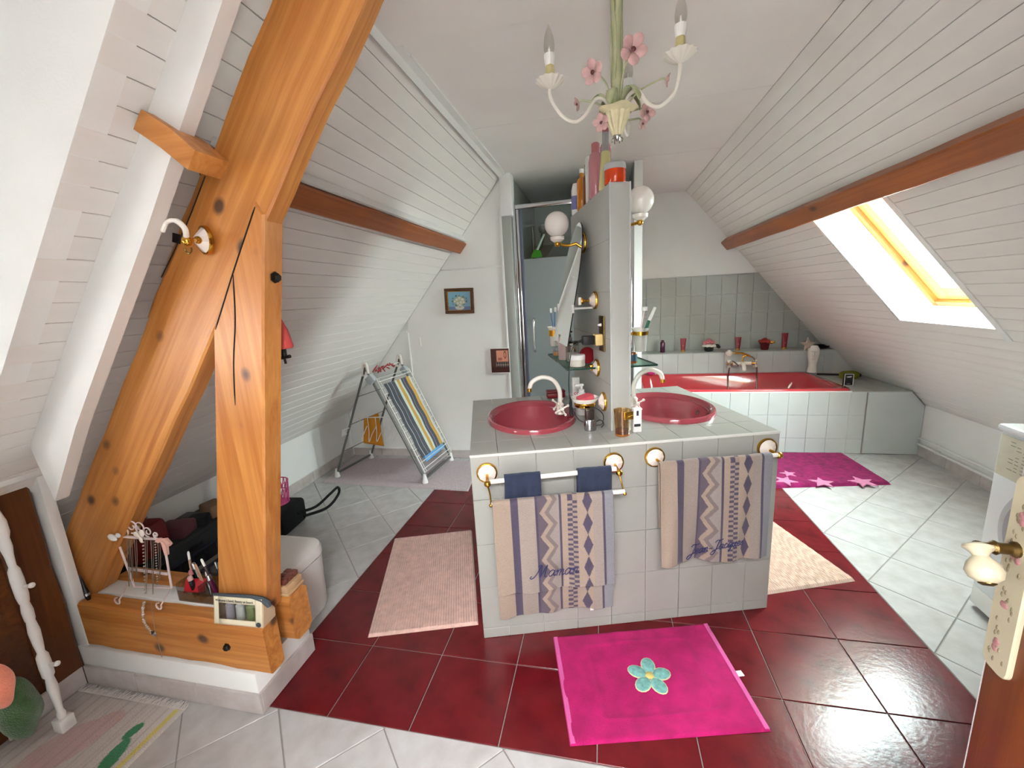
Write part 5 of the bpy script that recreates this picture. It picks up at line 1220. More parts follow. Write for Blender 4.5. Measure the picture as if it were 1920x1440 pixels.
def cardc(a, b):
    c = lin((90, 44, 34))
    if b < .22: c = lin((66, 22, 18))
    if .3 < a < .95 and .45 < b < .93: c = lin((222, 150, 124))
    if .38 < a < .62 and .5 < b < .62: c = lin((176, 100, 84))
    if ((a-.78)/.07)**2+((b-.74)/.16)**2 < 1 and ((a-.78)/.045)**2+((b-.74)/.12)**2 > 1: c = lin((90, 40, 34))
    if .25 < a < .95 and .22 < b < .45: c = lin((150, 130, 122)) if (sin(a*50)+sin(b*44)) > .2 else lin((70, 58, 58))
    if a < .28: c = lin((84, 46, 36)) if b > .22 else c
    return c
mb = MB(); mb.col = []
def fq(a, b): mb.col.append(cardc(a, b)); return (-.078+.164*a, -.0018, -.105+.21*b)
mb.grid(50, 60, fq); obj('print', mb, 'painting', pc); obj('cord', MB().cyl((-.005, -.001, .115), (-.01, -.001, .19), .0012, 5), 'wire_white', pc)
sw_ = obj('wall_hook', MB().bbox(-.008, -.012, -.04, .008, 0, .04, .003), 'white_plastic', None, (-1.615, YBL-.002, 1.105)); tag(sw_, 'narrow white plastic clip on the back wall panel', 'clip')
# heating pipes along the right knee wall
for (z, lab) in ((.148, 'upper white heating pipe along the right knee wall'), (.098, 'lower white heating pipe along the right knee wall')):
    o = obj('heating_pipe', MB().cyl((0, 0, 0), (0, YA-.01-1.4, 0), .009, 12), 'trim_white', None, (XR-.022, 1.4, z)); tag(o, lab, 'pipe', 'heating pipes')
    for y in (.4, 1.3, 2.25): obj('bracket', MB().bbox(-.012, y-.006, -.012, .022, y+.006, .012, .003), 'white_plastic', o)

# ================================================================== CHANDELIER
mat('cream_paint', (214, 204, 164), .35, var=.1, vscale=30); mat('leaf_green', (150, 158, 112), .4, var=.25, vscale=14, col2=(196, 196, 160)); mat('petal_rose', (206, 166, 162), .45, var=.18, vscale=30); mat('petal_dark', (110, 60, 62), .6)
mat('arm_white', (224, 218, 206), .35); mat('sleeve', (206, 194, 140), .5, var=.12, vscale=60)
thin_glass('bulb_glass', tint=(240, 240, 236), gl=.25)
cx0, cy0 = .056, 1.60
cd = thing('chandelier', 'flowered metal chandelier with cream cup, green leaves, pink flowers and candle bulbs', 'chandelier', (cx0, cy0, 1.955))
ZT = ZC-.016-1.955
obj('canopy', MB().lathe([(.045, ZT), (.045, ZT-.008), (.02, ZT-.03), (.008, ZT-.035)], 20), 'cream_paint', cd)
obj('stem', MB().cyl((0, 0, .06), (0, 0, ZT-.02), .006, 10), 'leaf_green', cd)
obj('cup', MB().lathe([(.014, .008), (.020, .022), (.030, .045), (.040, .075), (.048, .088), (.044, .088), (.030, .06), (.012, .03)], 48, None, (12, .07), cap=False), 'cream_paint', cd)
obj('cup_rim_leaf', MB().lathe([(.040, .078), (.055, .090), (.062, .088), (.058, .084), (.042, .074)], 40, None, (5, .12), cap=False), 'cream_paint', cd)
obj('finial', MB().lathe([(.004, -.008), (.010, -.004), (.013, .004), (.012, .010), (.008, .012)], 14), 'chrome', cd)
for k in range(6):
    a = k*pi/3; obj('finial_drop', MB().tube([(.010*cos(a), .010*sin(a), .004), (.018*cos(a), .018*sin(a), -.002), (.016*cos(a), .016*sin(a), -.012)], .002, 5), 'steel', cd)
# long upright leaves
def leaf(pts, wd, m, nm, par, n=10):
    P = bez(pts, n); k = len(P); mb = MB(); up = Vector((0, 0, 1)); vs = []
    for i, p in enumerate(P):
        t = (P[min(i+1, k-1)]-P[max(i-1, 0)]).normalized(); r_ = Vector((p.x, p.y, 0)); s = t.cross(r_ if r_.length > 1e-4 else Vector((1, 0, 0)))
        s = s.normalized() if s.length > 1e-5 else Vector((0, 1, 0)); w_ = wd*sin(pi*min(1, (i+.6)/(k+.2)))**.7; nn = s.cross(t)
        vs += [p-s*w_, p+nn*w_*.22, p+s*w_]
    fs = []
    for i in range(k-1): fs += [(3*i, 3*i+1, 3*i+4, 3*i+3), (3*i+1, 3*i+2, 3*i+5, 3*i+4)]
    mb.add(vs, fs); o = obj(nm, mb, m, par, ang=180); o.modifiers.new('t', 'SOLIDIFY').thickness = .0015; return o
for k in range(4):
    a = k*pi/2+.5; c_, s_ = cos(a), sin(a)
    leaf([(.010*c_, .010*s_, .06), (.014*c_, .014*s_, .16), (.010*c_, .010*s_, .27), (.014*c_, .014*s_, .36), (.022*c_, .022*s_, .44)], .017, 'leaf_green', 'leaf', cd)
for k in range(6):
    a = k*pi/3+.2; c_, s_ = cos(a), sin(a); f = 1+.25*(k % 2)
    leaf([(.012*c_, .012*s_, .07), (.03*c_*f, .03*s_*f, .12), (.055*c_*f, .055*s_*f, .130), (.075*c_*f, .075*s_*f, .10), (.078*c_*f, .078*s_*f, .08)], .016, 'leaf_green', 'leaf', cd)
for (dx, dy) in ((-.212, -.067), (.179, -.100), (.047, .187)):
    R = hypot(dx, dy); c_, s_ = dx/R, dy/R
    P = bez([(.012*c_, .012*s_, .065), (.04*c_, .04*s_, .115), (.075*c_, .075*s_, .118), (.105*c_, .105*s_, .075), (.145*c_, .145*s_, .052), (.19*c_, .19*s_, .075), (R*c_, R*s_, .125), (R*c_, R*s_, .165)], 7)
    am = obj('arm', MB().tube(P, .0062, 10), 'arm_white', cd)
    T_ = Matrix.Translation((R*c_, R*s_, .150))
    obj('drip_pan', MB().lathe([(.006, 0), (.018, .004), (.034, .014), (.046, .026), (.044, .028), (.030, .018), (.012, .010), (.004, .010)], 56, T_, (14, .06), cap=False), 'arm_white', am)
    obj('candle_sleeve', MB().lathe([(.014, .012), (.0155, .02), (.014, .06), (.013, .068), (.001, .068)], 16, T_, (5, .05)), 'sleeve', am)
    obj('bulb_base', MB().lathe([(.011, .066), (.0145, .070), (.0175, .090), (.0175, .100), (.001, .101)], 30, T_, (15, .03)), 'white_plastic', am)
    obj('bulb', MB().lathe([(.012, .100), (.0165, .112), (.0175, .125), (.0145, .148), (.008, .168), (.003, .180), (.0005, .184)], 20, T_, cap=False), 'bulb_glass', am)
    obj('filament_support', MB().cyl((R*c_, R*s_, .25), (R*c_, R*s_, .272), .004, 8), 'white_plastic', am)
def pansy(p, nrm, r, idx):
    p = Vector(p); M_ = Matrix.Translation(p) @ Vector((0, 0, 1)).rotation_difference(Vector(nrm)).to_matrix().to_4x4()
    st_ = obj('flower_stem', MB().tube(bez([(.010*idx[0], .010*idx[1], .07), (p.x*.45, p.y*.45, p.z*.75+.02), p*.9+Vector((0, 0, .02)), p], 6), .0028, 6), 'leaf_green', cd)
    for k in range(5):
        a = k*2*pi/5; obj('petal', MB().sphere((r*.62*cos(a), r*.62*sin(a), .004), r*.55, 10, (1, .85, .25)).bm(bmesh.new()) if False else MB().sphere((0, 0, 0), r*.55, 10, (1, .85, .25), None), 'petal_rose', st_).matrix_local = M_ @ Matrix.Rotation(a, 4, 'Z') @ Matrix.Translation((r*.62, 0, .004)) @ Matrix.Rotation(-.45, 4, 'Y')
    obj('flower_eye', MB().sphere((0, 0, .006), r*.2, 8), 'petal_dark', st_).matrix_local = M_
for (p, nn, r) in (((-.075, -.075, .175), (-.4, -1, -.25), .033), ((.045, -.085, .215), (.2, -1, -.3), .038), ((-.125, -.02, .115), (-.9, -.2, -.3), .02), ((-.05, .0, .055), (-.4, -.9, -.3), .026),
                   ((.15, -.03, .14), (1, 0, -.2), .018), ((.10, .05, .085), (.3, -1, -.2), .026), ((.085, .06, .055), (.6, -.6, -.4), .018)):
    h = hypot(p[0], p[1]) or 1; pansy(p, nn, r, (p[0]/h, p[1]/h))

# ================================================================== HOOK ON THE STRUT
hp = ony(388, 451, YT-.006)
sh_ = thing('robe_hook', 'white and gold curled hook on the front of the slanted strut', 'hook', hp)
rosette(sh_, (0, 0, 0), (-.35, -1, 0), .042, d=.03)
def HL(x, y, Y): return ony(x, y, Y)-hp
b_ = HL(351, 452, 1.02)
obj('stem', MB().tube([(-.004, -.02, 0), HL(368, 450, 1.06), b_], [.009, .0055, .007], 10).sphere(HL(371, 450, 1.068), .011, 12).sphere(b_, .0135, 14), 'gold', sh_)
obj('prong', MB().tube(bez([b_+Vector((0, 0, .008)), HL(346, 428, 1.0), HL(330, 414, .985), HL(313, 417, .98), HL(305, 434, .98)], 6), [.0075]*13+[.006]*12, 10), 'porcelain', sh_)
obj('lower_loop', MB().tube(arc(b_+Vector((-.002, 0, -.022)), .011, pi*.9, pi*2.1, 10), .0022, 6), 'brass_old', sh_)
# dark mortice in the joint
mo = obj('mortice', MB().bbox(-.014, -.002, -.014, .014, .002, .014, .001), 'black', tr, ony(331, 447, YT-.005)-Vector(tr.location), (0, .3, 0))

# ================================================================== ON THE TRUSS BEAM
mat('wire_pink', (226, 206, 204), .4); mat('ribbon', (220, 170, 156), .6); mat('white_cloth', (226, 224, 220), .8)
js = thing('jewellery_stand', 'pale pink wire jewellery stand with curls and bows, hung with necklaces', 'jewellery stand', (-1.75, 1.085, .367))
def JL(x, y, Y=1.085): p = ony(x, y, Y); return Vector((p.x+1.75, Y-1.085, p.z-.367))
obj('frame', MB().tube([JL(217, 1005, 1.12), JL(247, 1085, 1.12), JL(252, 1100, 1.12)], .004, 8).tube([JL(307, 1015, 1.12), JL(322, 1102, 1.12)], .004, 8).tube([JL(217, 1005, 1.12), JL(308, 1012, 1.12)], .005, 8), 'wire_pink', js)
obj('crossbar', MB().bbox(0, -.003, -.006, (JL(313, 1070, 1.12)-JL(240, 1066, 1.12)).length, .003, .006, .002), 'wire_pink', js, JL(240, 1066, 1.12), (0, .03, 0))
obj('crossbar', MB().tube([JL(252, 1100, 1.12), JL(322, 1102, 1.12)], .0035, 8), 'wire_pink', js)
def curl(c, r, t0, turns, n=24): return [Vector(c)+Vector((cos(t0+turns*2*pi*i/n)*r*(1-.75*i/n), 0, sin(t0+turns*2*pi*i/n)*r*(1-.75*i/n))) for i in range(n+1)]
for (x, y, r, t0, d) in ((232, 998, .024, pi*1.5, 1.4), (247, 990, .030, pi*1.4, 1.4), (263, 992, .028, pi*1.6, -1.4), (277, 1000, .022, pi*1.5, -1.4), (292, 1006, .013, pi*1.5, -1.3), (221, 1000, .011, pi*1.5, 1.3)):
    obj('curl', MB().tube(curl(JL(x, y-3, 1.12), r, t0, d), .0025, 6), 'wire_pink', js)
for (x0, y0, x1, y1) in ((239, 1100, 226, 1133), (318, 1105, 304, 1143)):
    a, b = JL(x0, y0, 1.12), JL(x1, y1, 1.062); a.z = max(a.z, .05); P = bez([a, lerp(a, b, .5)+Vector((.004, 0, .01)), b+Vector((0, 0, .02))], 6)
    obj('foot', MB().tube(P+[b+Vector((0, 0, .02))+Vector((-.012+.012*cos(t), 0, .014*sin(-t)-.006)) for t in (.4, 1.0, 1.8, 2.6, 3.4, 4.2, 5.0)], .0028, 6), 'wire_pink', js)
for k, (x, y0, y1) in enumerate(((238, 1012, 1100), (244, 1012, 1090), (252, 1010, 1085), (268, 1010, 1112), (272, 1012, 1120), (283, 1012, 1115), (291, 1016, 1095), (296, 1018, 1088))):
    p, q = JL(x, y0, 1.108), JL(x+4, y1, 1.106); n_ = 16; mb = MB(); q.z = max(q.z, .03)
    if k in (3, 6): [mb.sphere(lerp(p, q, i/n_), .0034, 6) for i in range(n_+1)]
    else: mb.tube([p, lerp(p, q, .5), q, lerp(p, q, .55)+Vector((.008, 0, 0)), p+Vector((.010, 0, 0))], .0013, 5)
    obj('necklace', mb, mat('silverchain', (170, 164, 152), .3, .8), js)
# beads hanging over the beam's front face
P = [JL(270, 1130, 1.066), JL(268, 1140, 1.04), JL(268, 1152, 1.038), JL(270, 1165, 1.038), JL(276, 1176, 1.038), JL(284, 1186, 1.038)]
mb = MB()
for i, p in enumerate(bez(P, 3)): mb.sphere(p, .0042 if i % 3 else .0058, 8)
obj('beaded_pendant', mb, mat('pearl', (206, 190, 176), .25, .3), js)
obj('charm', MB().lathe([(.014, 0), (.006, .004), (.001, .006)], 5, Matrix.Translation(JL(288, 1188, 1.036)) @ Matrix.Rotation(pi/2, 4, 'X')), 'silver', js)
obj('chain_end', MB().tube([JL(284, 1130, 1.066), JL(286, 1150, 1.036), JL(290, 1180, 1.036), JL(304, 1232, 1.036)], .001, 5), 'silverchain', js)
obj('butterfly', MB().sphere(JL(262, 1005, 1.10)+Vector((-.014, 0, .004)), .016, 10, (1, .3, .7), Matrix.Rotation(.5, 4, 'Y')).sphere(JL(262, 1005, 1.10)+Vector((.012, 0, .012)), .016, 10, (.8, .3, 1), Matrix.Rotation(.3, 4, 'Y')).sphere(JL(264, 1012, 1.10), .011, 10, (.8, .3, 1.2)), 'porc_pinkish', js)
obj('white_bow', MB().sphere(JL(211, 1008, 1.10), .022, 10, (1, .4, .6), Matrix.Rotation(.35, 4, 'Y')).sphere(JL(221, 1004, 1.10), .014, 10, (1, .4, .7)), 'white_cloth', js)
obj('pink_bow', MB().sphere(JL(299, 1013, 1.10), .016, 10, (1.3, .4, .6), Matrix.Rotation(-.3, 4, 'Y')).tube([JL(302, 1012, 1.10), JL(311, 1013, 1.095), JL(319, 1021, 1.09)], [.004, .010, .009], 6).tube([JL(302, 1013, 1.10), JL(310, 1024, 1.095), JL(313, 1040, 1.09)], [.004, .011, .008], 6), 'ribbon', js)
# acrylic organiser with make-up
og = thing('makeup_organiser', 'clear acrylic tray crowded with lipsticks and brushes beside the post', 'organiser', (-1.515, 1.152, .3725))
for (x0, y0, z0, x1, y1, z1) in ((-.10, -.036, 0, .10, .036, .004), (-.10, -.036, .004, -.097, .036, .075), (.097, -.036, .004, .10, .036, .075), (-.097, -.036, .004, .097, -.033, .045), (-.097, .033, .004, .097, .036, .085), (-.001, -.033, .004, .001, .033, .07)):
    obj('panel', MB().bbox(x0, y0, z0, x1, y1, z1, .0006), 'acrylic', og)
mat('lip_black', (22, 20, 24), .2, coat=.4); mat('lip_rose', (196, 120, 126), .3); mat('lip_red', (150, 16, 30), .3); mat('nude', (176, 140, 116), .5)
rn = random.Random(21)
spec = [('lipstick', 'black lipstick with rose tip standing in the acrylic tray', -.075, .010, .095, 'lip_black', 'lip_rose'), ('lipstick', 'glossy black lipstick with pink end beside the rose tipped one', -.048, -.006, .088, 'lip_black', 'petal_rose'), ('makeup_brush', 'thin pale pencil leaning out of the acrylic tray', -.088, .02, .165, 'nude', 'white_plastic'),
        ('nail_file', 'flat beige nail file standing upright in the acrylic tray', -.018, .012, .135, 'nude', 'nude'), ('mascara', 'fat black mascara tube at the back of the tray', -.045, .022, .125, 'lip_black', 'silver'), ('lip_gloss', 'slim silver capped gloss in the acrylic tray', .015, .0, .10, 'silver', 'white_plastic'),
        ('makeup_pencil', 'dark brown makeup pencil rising above the tray', .035, .012, .16, 'shaver_brown', 'white_plastic'), ('lipstick', 'plum lipstick with silver band near the post', .055, -.004, .105, 'plum', 'silver'), ('makeup_brush', 'black makeup brush with silver ferrule near the post', .075, .014, .14, 'lip_black', 'silver')]
for (nm, lab, x, y, h, m, m2) in spec:
    t = thing(nm, lab, 'make-up', (-1.515+x, 1.152+y, .377), 0, 'make-up in the acrylic tray', rot=(rn.uniform(-.12, .12), rn.uniform(-.28, .05), 0))
    r = .0095 if 'stick' in nm or 'masc' in nm else .0045
    if nm == 'nail_file': obj('blade', MB().bbox(-.008, -.0015, 0, .008, .0015, h, .004), m, t)
    else: obj('body', MB().lathe([(r, 0), (r, h*.8), (r*.9, h*.81)], 14), m, t); obj('tip', MB().lathe([(r*.95, h*.8), (r*.95, h*.96), (r*.6, h), (.001, h)], 14), m2, t)
rc2 = obj('red_card', MB().bbox(-.04, -.002, 0, .04, .002, .05, .001), mat('red_paper', (176, 18, 34), .4), None, (-1.56, 1.135, .4), (radians(-30), 0, .2)); tag(rc2, 'red paper packet tucked into the acrylic tray', 'packet')
# cosmetic pouch
mat('canvas', (222, 212, 184), .9, bump=.2, bscale=200); mat('zip_grey', (70, 78, 84), .7); mat('canvas_dim', (196, 168, 138), .9)
po_ = thing('cosmetic_pouch', 'cream canvas pouch with grey zip and clear window standing on the beam', 'pouch', (-1.275, 1.075, .3665), .04)
W_, H_p = .098, .098
def pouch(a, b):
    x = -W_+2*W_*a; z = H_p*b; return (x, -.026*(1-.75*b)-.004, z)
fm_ = MB()
for (a0, a1, b0, b1) in ((0, .10, 0, 1), (.86, 1, 0, 1), (.10, .86, 0, .20), (.10, .86, .78, 1)): fm_.grid(4, 4, lambda a, b: pouch(a0+(a1-a0)*a, b0+(b1-b0)*b))
o = obj('front_panel', fm_, 'canvas', po_, ang=180); o.modifiers.new('t', 'SOLIDIFY').thickness = .002
wmb = MB().grid(4, 4, lambda a, b: Vector(pouch(.10+.76*a, .20+.58*b))+Vector((0, .0005, 0))); obj('window', wmb, 'acrylic', po_)
o = obj('back_panel', MB().grid(4, 4, lambda a, b: (-W_+2*W_*a, .030*(1-.8*b), H_p*b)), 'canvas_dim', po_, ang=180); o.modifiers.new('t', 'SOLIDIFY').thickness = .002
obj('gusset', MB().prism([(-.028, .0), (.03, 0), (.034, .03), (.02, .06), (.006, .094), (-.008, .094)], W_-.001, W_+.004, 'x'), 'canvas_dim', po_); obj('gusset', MB().prism([(-.028, 0), (.03, 0), (.006, .094), (-.008, .094)], -W_-.002, -W_+.001, 'x'), 'canvas_dim', po_)
obj('bottom', MB().bbox(-W_, -.03, 0, W_, .03, .003, .001), 'canvas_dim', po_)
obj('zip', MB().tube([(-W_-.004, -.004, .098), (-.03, -.004, .101), (.05, -.003, .100), (W_-.005, -.003, .092), (W_+.014, -.002, .078), (W_+.018, -.002, .066)], [.006, .006, .007, .010, .011, .008], 8), 'zip_grey', po_)
obj('badge', MB().lathe([(.009, 0), (.009, .002), (.001, .0022)], 20, Matrix.Translation((W_-.012, -.031, .012)) @ Matrix.Rotation(pi/2, 4, 'X')), 'zip_grey', po_)
text('Welcome à bord, Beauty on board', .0125, 'dark_print', po_, (-.012, -.0155, .086), (radians(78), 0, 0), sx=.86)
for (x, m, lab) in ((-.055, mat('bot_lilac', (190, 188, 200), .4), 'lilac travel bottle seen through the pouch window'), (-.012, mat('bot_white', (220, 226, 224), .4), 'white travel bottle seen through the pouch window'), (.030, mat('bot_green', (164, 180, 120), .4), 'green travel bottle seen through the pouch window')):
    p = Matrix.Rotation(.04, 4, 'Z') @ Vector((x, .0, .004)); o = obj('travel_bottle', MB().lathe([(.016, 0), (.017, .004), (.016, .055), (.010, .06), (.010, .068), (.001, .068)], 18, None, None, 1, .75), m, None, (-1.275+p.x, 1.075+p.y, .3665+p.z), (0, .1, 0)); tag(o, lab, 'bottle', 'bottles in the pouch')
# boxes on the rear beam
kb_ = thing('lipstick_box', 'small wooden tray of brown lipsticks on the rear beam end', 'box', (-1.225, 1.235, .3765), 0)
obj('tray', MB().bbox(-.035, -.045, 0, .04, .045, .012, .003).bbox(-.032, -.042, .013, .036, .042, .04, .003), mat('box_beige', (196, 160, 120), .6), kb_)
for i in range(2):
    for j in range(3): o = obj('lipstick', MB().bbox(-.012, -.012, 0, .012, .012, .022, .004), mat('lip_brown', (120, 66, 56), .25, coat=.4), None, (-1.225-.012+i*.026, 1.235-.026+j*.026, .4175)); tag(o, 'brown lipstick standing in the small wooden tray', 'lipstick', 'brown lipsticks in the wooden tray')
# pen against the white strip
pk = obj('makeup_pencil', MB().lathe([(.006, 0), (.009, .01), (.009, .03), (.005, .08), (.001, .11)], 12), 'lip_black', None, (-2.005, 1.072, .370), (0, -.10, 0)); tag(pk, 'black pointed pencil standing against the white strip at the beam end', 'pencil'); obj('ferrule', MB().lathe([(.0095, .02), (.0095, .03)], 12), 'silver', pk)

# ================================================================== UNDER THE SLOPE BEHIND THE TRUSS
mat('bin_grey', (46, 50, 50), .7, var=.1, vscale=12); mat('bag_red', (110, 4, 10), .5); mat('basket_blue', (20, 24, 44), .5); mat('pouch_mauve', (96, 52, 58), .6); mat('tan', (126, 98, 74), .7)
cr_ = thing('storage_crate', 'long dark grey storage crate against the left knee wall behind the truss', 'crate', (-2.31, 1.73, 0))
obj('body', MB().bbox(-.12, -.34, 0, .12, .34, .28, .012), 'bin_grey', cr_); obj('rim', MB().bbox(-.126, -.346, .262, .126, .346, .288, .006), 'bin_grey', cr_)
for k in range(4): obj('handle_slot', MB().bbox(.119, -.3+k*.19, .20, .1225, -.22+k*.19, .225, .003), 'black', cr_)
rbag = thing('toiletry_bag', 'dark red rounded bag behind the foot of the strut', 'bag', (-2.27, 1.44, .2885), .2)
obj('body', MB().bbox(-.09, -.10, 0, .10, .10, .17, .035), 'bag_red', rbag); obj('zip', MB().bbox(-.001, -.09, .165, .006, .09, .172, .002), 'silver', rbag)
for (nm, lab, x, y, sx, sy, sz, m, rz) in (('pouch', 'mauve pouch lying on the dark grey crate', -2.27, 1.64, .15, .12, .07, 'pouch_mauve', .3), ('book', 'dark flat book lying on the crate behind the pouch', -2.33, 1.78, .17, .12, .03, 'black', .1), ('box', 'tan cardboard box on the crate close to the post', -2.26, 1.86, .12, .10, .08, 'tan', -.2), ('pouch', 'black pouch between mauve pouch and tan box', -2.24, 1.745, .10, .08, .06, 'black_cloth', .5), ('box', 'small red box on the crate hidden partly by the post', -2.25, 2.0, .12, .12, .06, 'red_card', .1)):
    boxy(nm, lab, 'box' if nm == 'box' else nm, (x, y, .2885), sx, sy, sz, m, rz, .015)
hb = thing('hair_brush', 'black round hair brush standing up from the crate beside the post', 'brush', (-2.2, 2.02, .345), rot=(radians(-12), radians(-14), 0))
obj('handle', MB().lathe([(.012, 0), (.014, .08), (.018, .10)], 12), 'black', hb); obj('barrel', MB().lathe([(.024, .10), (.026, .11), (.026, .20), (.022, .205), (.001, .206)], 16), 'black', hb)
bk_ = thing('wire_basket', 'dark blue open lattice basket in front of the grey crate', 'basket', (-2.05, 1.66, 0))
for k in range(7):
    y = -.21+.07*k; obj('upright', MB().bbox(.085, y-.005, 0, .095, y+.005, .21, .002), 'basket_blue', bk_); obj('upright', MB().bbox(-.095, y-.005, 0, -.085, y+.005, .21, .002), 'basket_blue', bk_)
for z in (.005, .105, .2): obj('hoop', MB().bbox(.084, -.22, z, .098, .22, z+.014, .002).bbox(-.098, -.22, z, -.084, .22, z+.014, .002).bbox(-.098, -.224, z, .098, -.21, z+.014, .002).bbox(-.098, .21, z, .098, .224, z+.014, .002), 'basket_blue', bk_)
boxy('pouch', 'grey cloth bundle inside the dark blue basket', 'cloth', (-2.05, 1.66, .0005), .15, .36, .15, mat('cloth_grey', (120, 118, 114), .9), 0, .03)
# black bag and pink basket
bg_ = thing('shoulder_bag', 'black fabric bag with a looped strap standing on the white tiles', 'bag', (-2.14, 2.22, 0), .1)
obj('body', MB().bbox(-.16, -.13, 0, .10, .13, .17, .03), 'black_cloth', bg_)
obj('strap', MB().tube(bez([(.10, .02, .10), (.17, .12, .09), (.22, .24, .13), (.235, .32, .14), (.225, .33, .08), (.19, .22, .03), (.10, .08, .04)], 7), [.010]*43, 6), 'black_cloth', bg_)
pkb = thing('pink_basket', 'bright pink lattice basket standing on the black bag', 'basket', (-2.17, 2.24, .172))
mat('pink_wire', (226, 90, 150), .4)
for k in range(16):
    a = k*2*pi/16
    for s in (-1, 1): obj('lattice_bar', MB().tube([(.065*cos(a+s*.39*t)*(1+.2*t), .065*sin(a+s*.39*t)*(1+.2*t), .15*t) for t in (0, .25, .5, .75, 1)], .003, 5), 'pink_wire', pkb)
for (r, z) in ((.066, .002), (.072, .075), (.079, .15)): obj('hoop', MB().tube(arc((0, 0, z), r, 0, 2*pi, 24, 'xy')[:-1], .004, 6, closed=True), 'pink_wire', pkb)
obj('base', MB().lathe([(.066, 0), (.066, .003)], 24), 'pink_wire', pkb)
# white rounded bin behind the beams
wbin = thing('laundry_bin', 'white rounded plastic bin behind the beam ends with a dark seam', 'bin', (-1.52, 1.50, 0))
def rbox(hx, hy, r, zs_): 
    mb = MB(); n = None
    for (k, z) in zs_:
        P = rrect(0, 0, hx*k, hy*k, r*k, 6); n = len(P); mb.add([(p[0], p[1], z) for p in P], [])
    K = len(zs_); mb.f.append(tuple(range(n))[::-1]); mb.m.append(0); mb.f.append(tuple(range((K-1)*n, K*n))); mb.m.append(0)
    for k in range(K-1):
        for i in range(n): mb.f.append((k*n+i, k*n+(i+1) % n, (k+1)*n+(i+1) % n, (k+1)*n+i)); mb.m.append(0)
    return mb
obj('body', rbox(.175, .15, .09, [(.9, 0), (.95, .02), (1, .28)]), 'white_plastic', wbin); obj('seam', rbox(.17, .145, .085, [(1, .28), (1, .287)]), 'black', wbin); obj('lid', rbox(.177, .152, .09, [(1, .287), (1, .315), (.96, .33), (.8, .338)]), 'white_plastic', wbin)
# things hung behind the post
um = thing('umbrella', 'furled red umbrella with black handle hanging behind the post', 'umbrella', (-1.045, 1.225, 1.42))
def UL(x, y): p = ony(x, y, 1.225); return Vector((p.x+1.045, 0, p.z-1.42))
obj('canopy', MB().tube([UL(524, 598), UL(529, 620), UL(535, 650), UL(536, 654)], [.006, .018, .026, .022], 12), mat('umb_red', (190, 70, 66), .7), um)
obj('shaft', MB().tube([UL(530, 640), UL(533, 668)], [.008, .009], 10).tube([UL(527, 671), UL(544, 668)], .006, 8).tube([UL(533, 670), UL(536, 682)], .004, 8), 'black', um)

# ================================================================== COAT STAND AT THE LEFT EDGE
cs0 = onz(125, 1368)
ct = thing('towel_stand', 'white turned wooden stand with pegs on the tulip rug', 'stand', (cs0.x, cs0.y, .008))
tp = [(.020, .06), (.016, .075), (.014, .10), (.022, .16), (.026, .19), (.018, .215), (.021, .225), (.018, .235)]
prof = [(.0165, .05), (.020, .065), (.014, .08), (.018, .12), (.024, .18), (.018, .22), (.026, .23), (.028, .27), (.026, .31), (.016, .325), (.021, .36), (.025, .41), (.018, .45), (.022, .46), (.024, .49), (.018, .52), (.021, .525), (.026, .55), (.027, .61), (.024, .645), (.015, .66), (.018, .70), (.024, .73), (.022, .76), (.030, .78), (.030, .82), (.018, .86), (.016, 1.0), (.022, 1.05), (.012, 1.08), (.001, 1.1)]
prof = [(r*.62, z) for r, z in prof]
obj('post', MB().lathe(prof, 24), 'trim_white', ct)
obj('foot', MB().bbox(-.022, -.022, 0, .022, .022, .05, .004), 'trim_white', ct)
for z in (.27, .58): obj('peg', MB().lathe([(.006, 0), (.006, .03), (.009, .036), (.009, .042), (.001, .046)], 12, Matrix.Translation((.012, .005, z)) @ Matrix.Rotation(radians(75), 4, 'Y')), 'trim_white', ct)
mat('fleece_green', (70, 104, 62), 1, var=.15, vscale=30, bump=.6, bscale=200, sheen=.4); mat('fleece_coral', (236, 140, 112), 1, var=.08, vscale=30, bump=.4, bscale=200, sheen=.4)
def blob(name, label, cat, m, c, r, sz, seed):
    rn = random.Random(seed); bm = bmesh.new(); bmesh.ops.create_icosphere(bm, subdivisions=4, radius=1)
    a, b, p = rn.uniform(3, 5), rn.uniform(3, 5), rn.uniform(0, 6)
    for v in bm.verts:
        k = 1+.07*sin(v.co.x*a+p)+.06*sin(v.co.z*b+v.co.y*3+p); v.co = Vector((v.co.x*sz[0]*k, v.co.y*sz[1]*k, max(v.co.z*sz[2]*k, -sz[2]*.96)))*r
    o = obj(name, MB().bm(bm), m, None, c, ang=180); return tag(o, label, cat)
gp_ = onz(40, 1300, .10)
blob('towel_bundle', 'bunched dark green towel hanging low on the white stand', 'towel', 'fleece_green', ony(30, 1325, .80)+Vector((0, 0, .0)), .082, (1.0, .6, 1.35), 2)
blob('towel_bundle', 'bunched coral towel hanging beside the dark green one', 'towel', 'fleece_coral', ony(-12, 1285, .70), .062, (.75, .6, 1.3), 5)

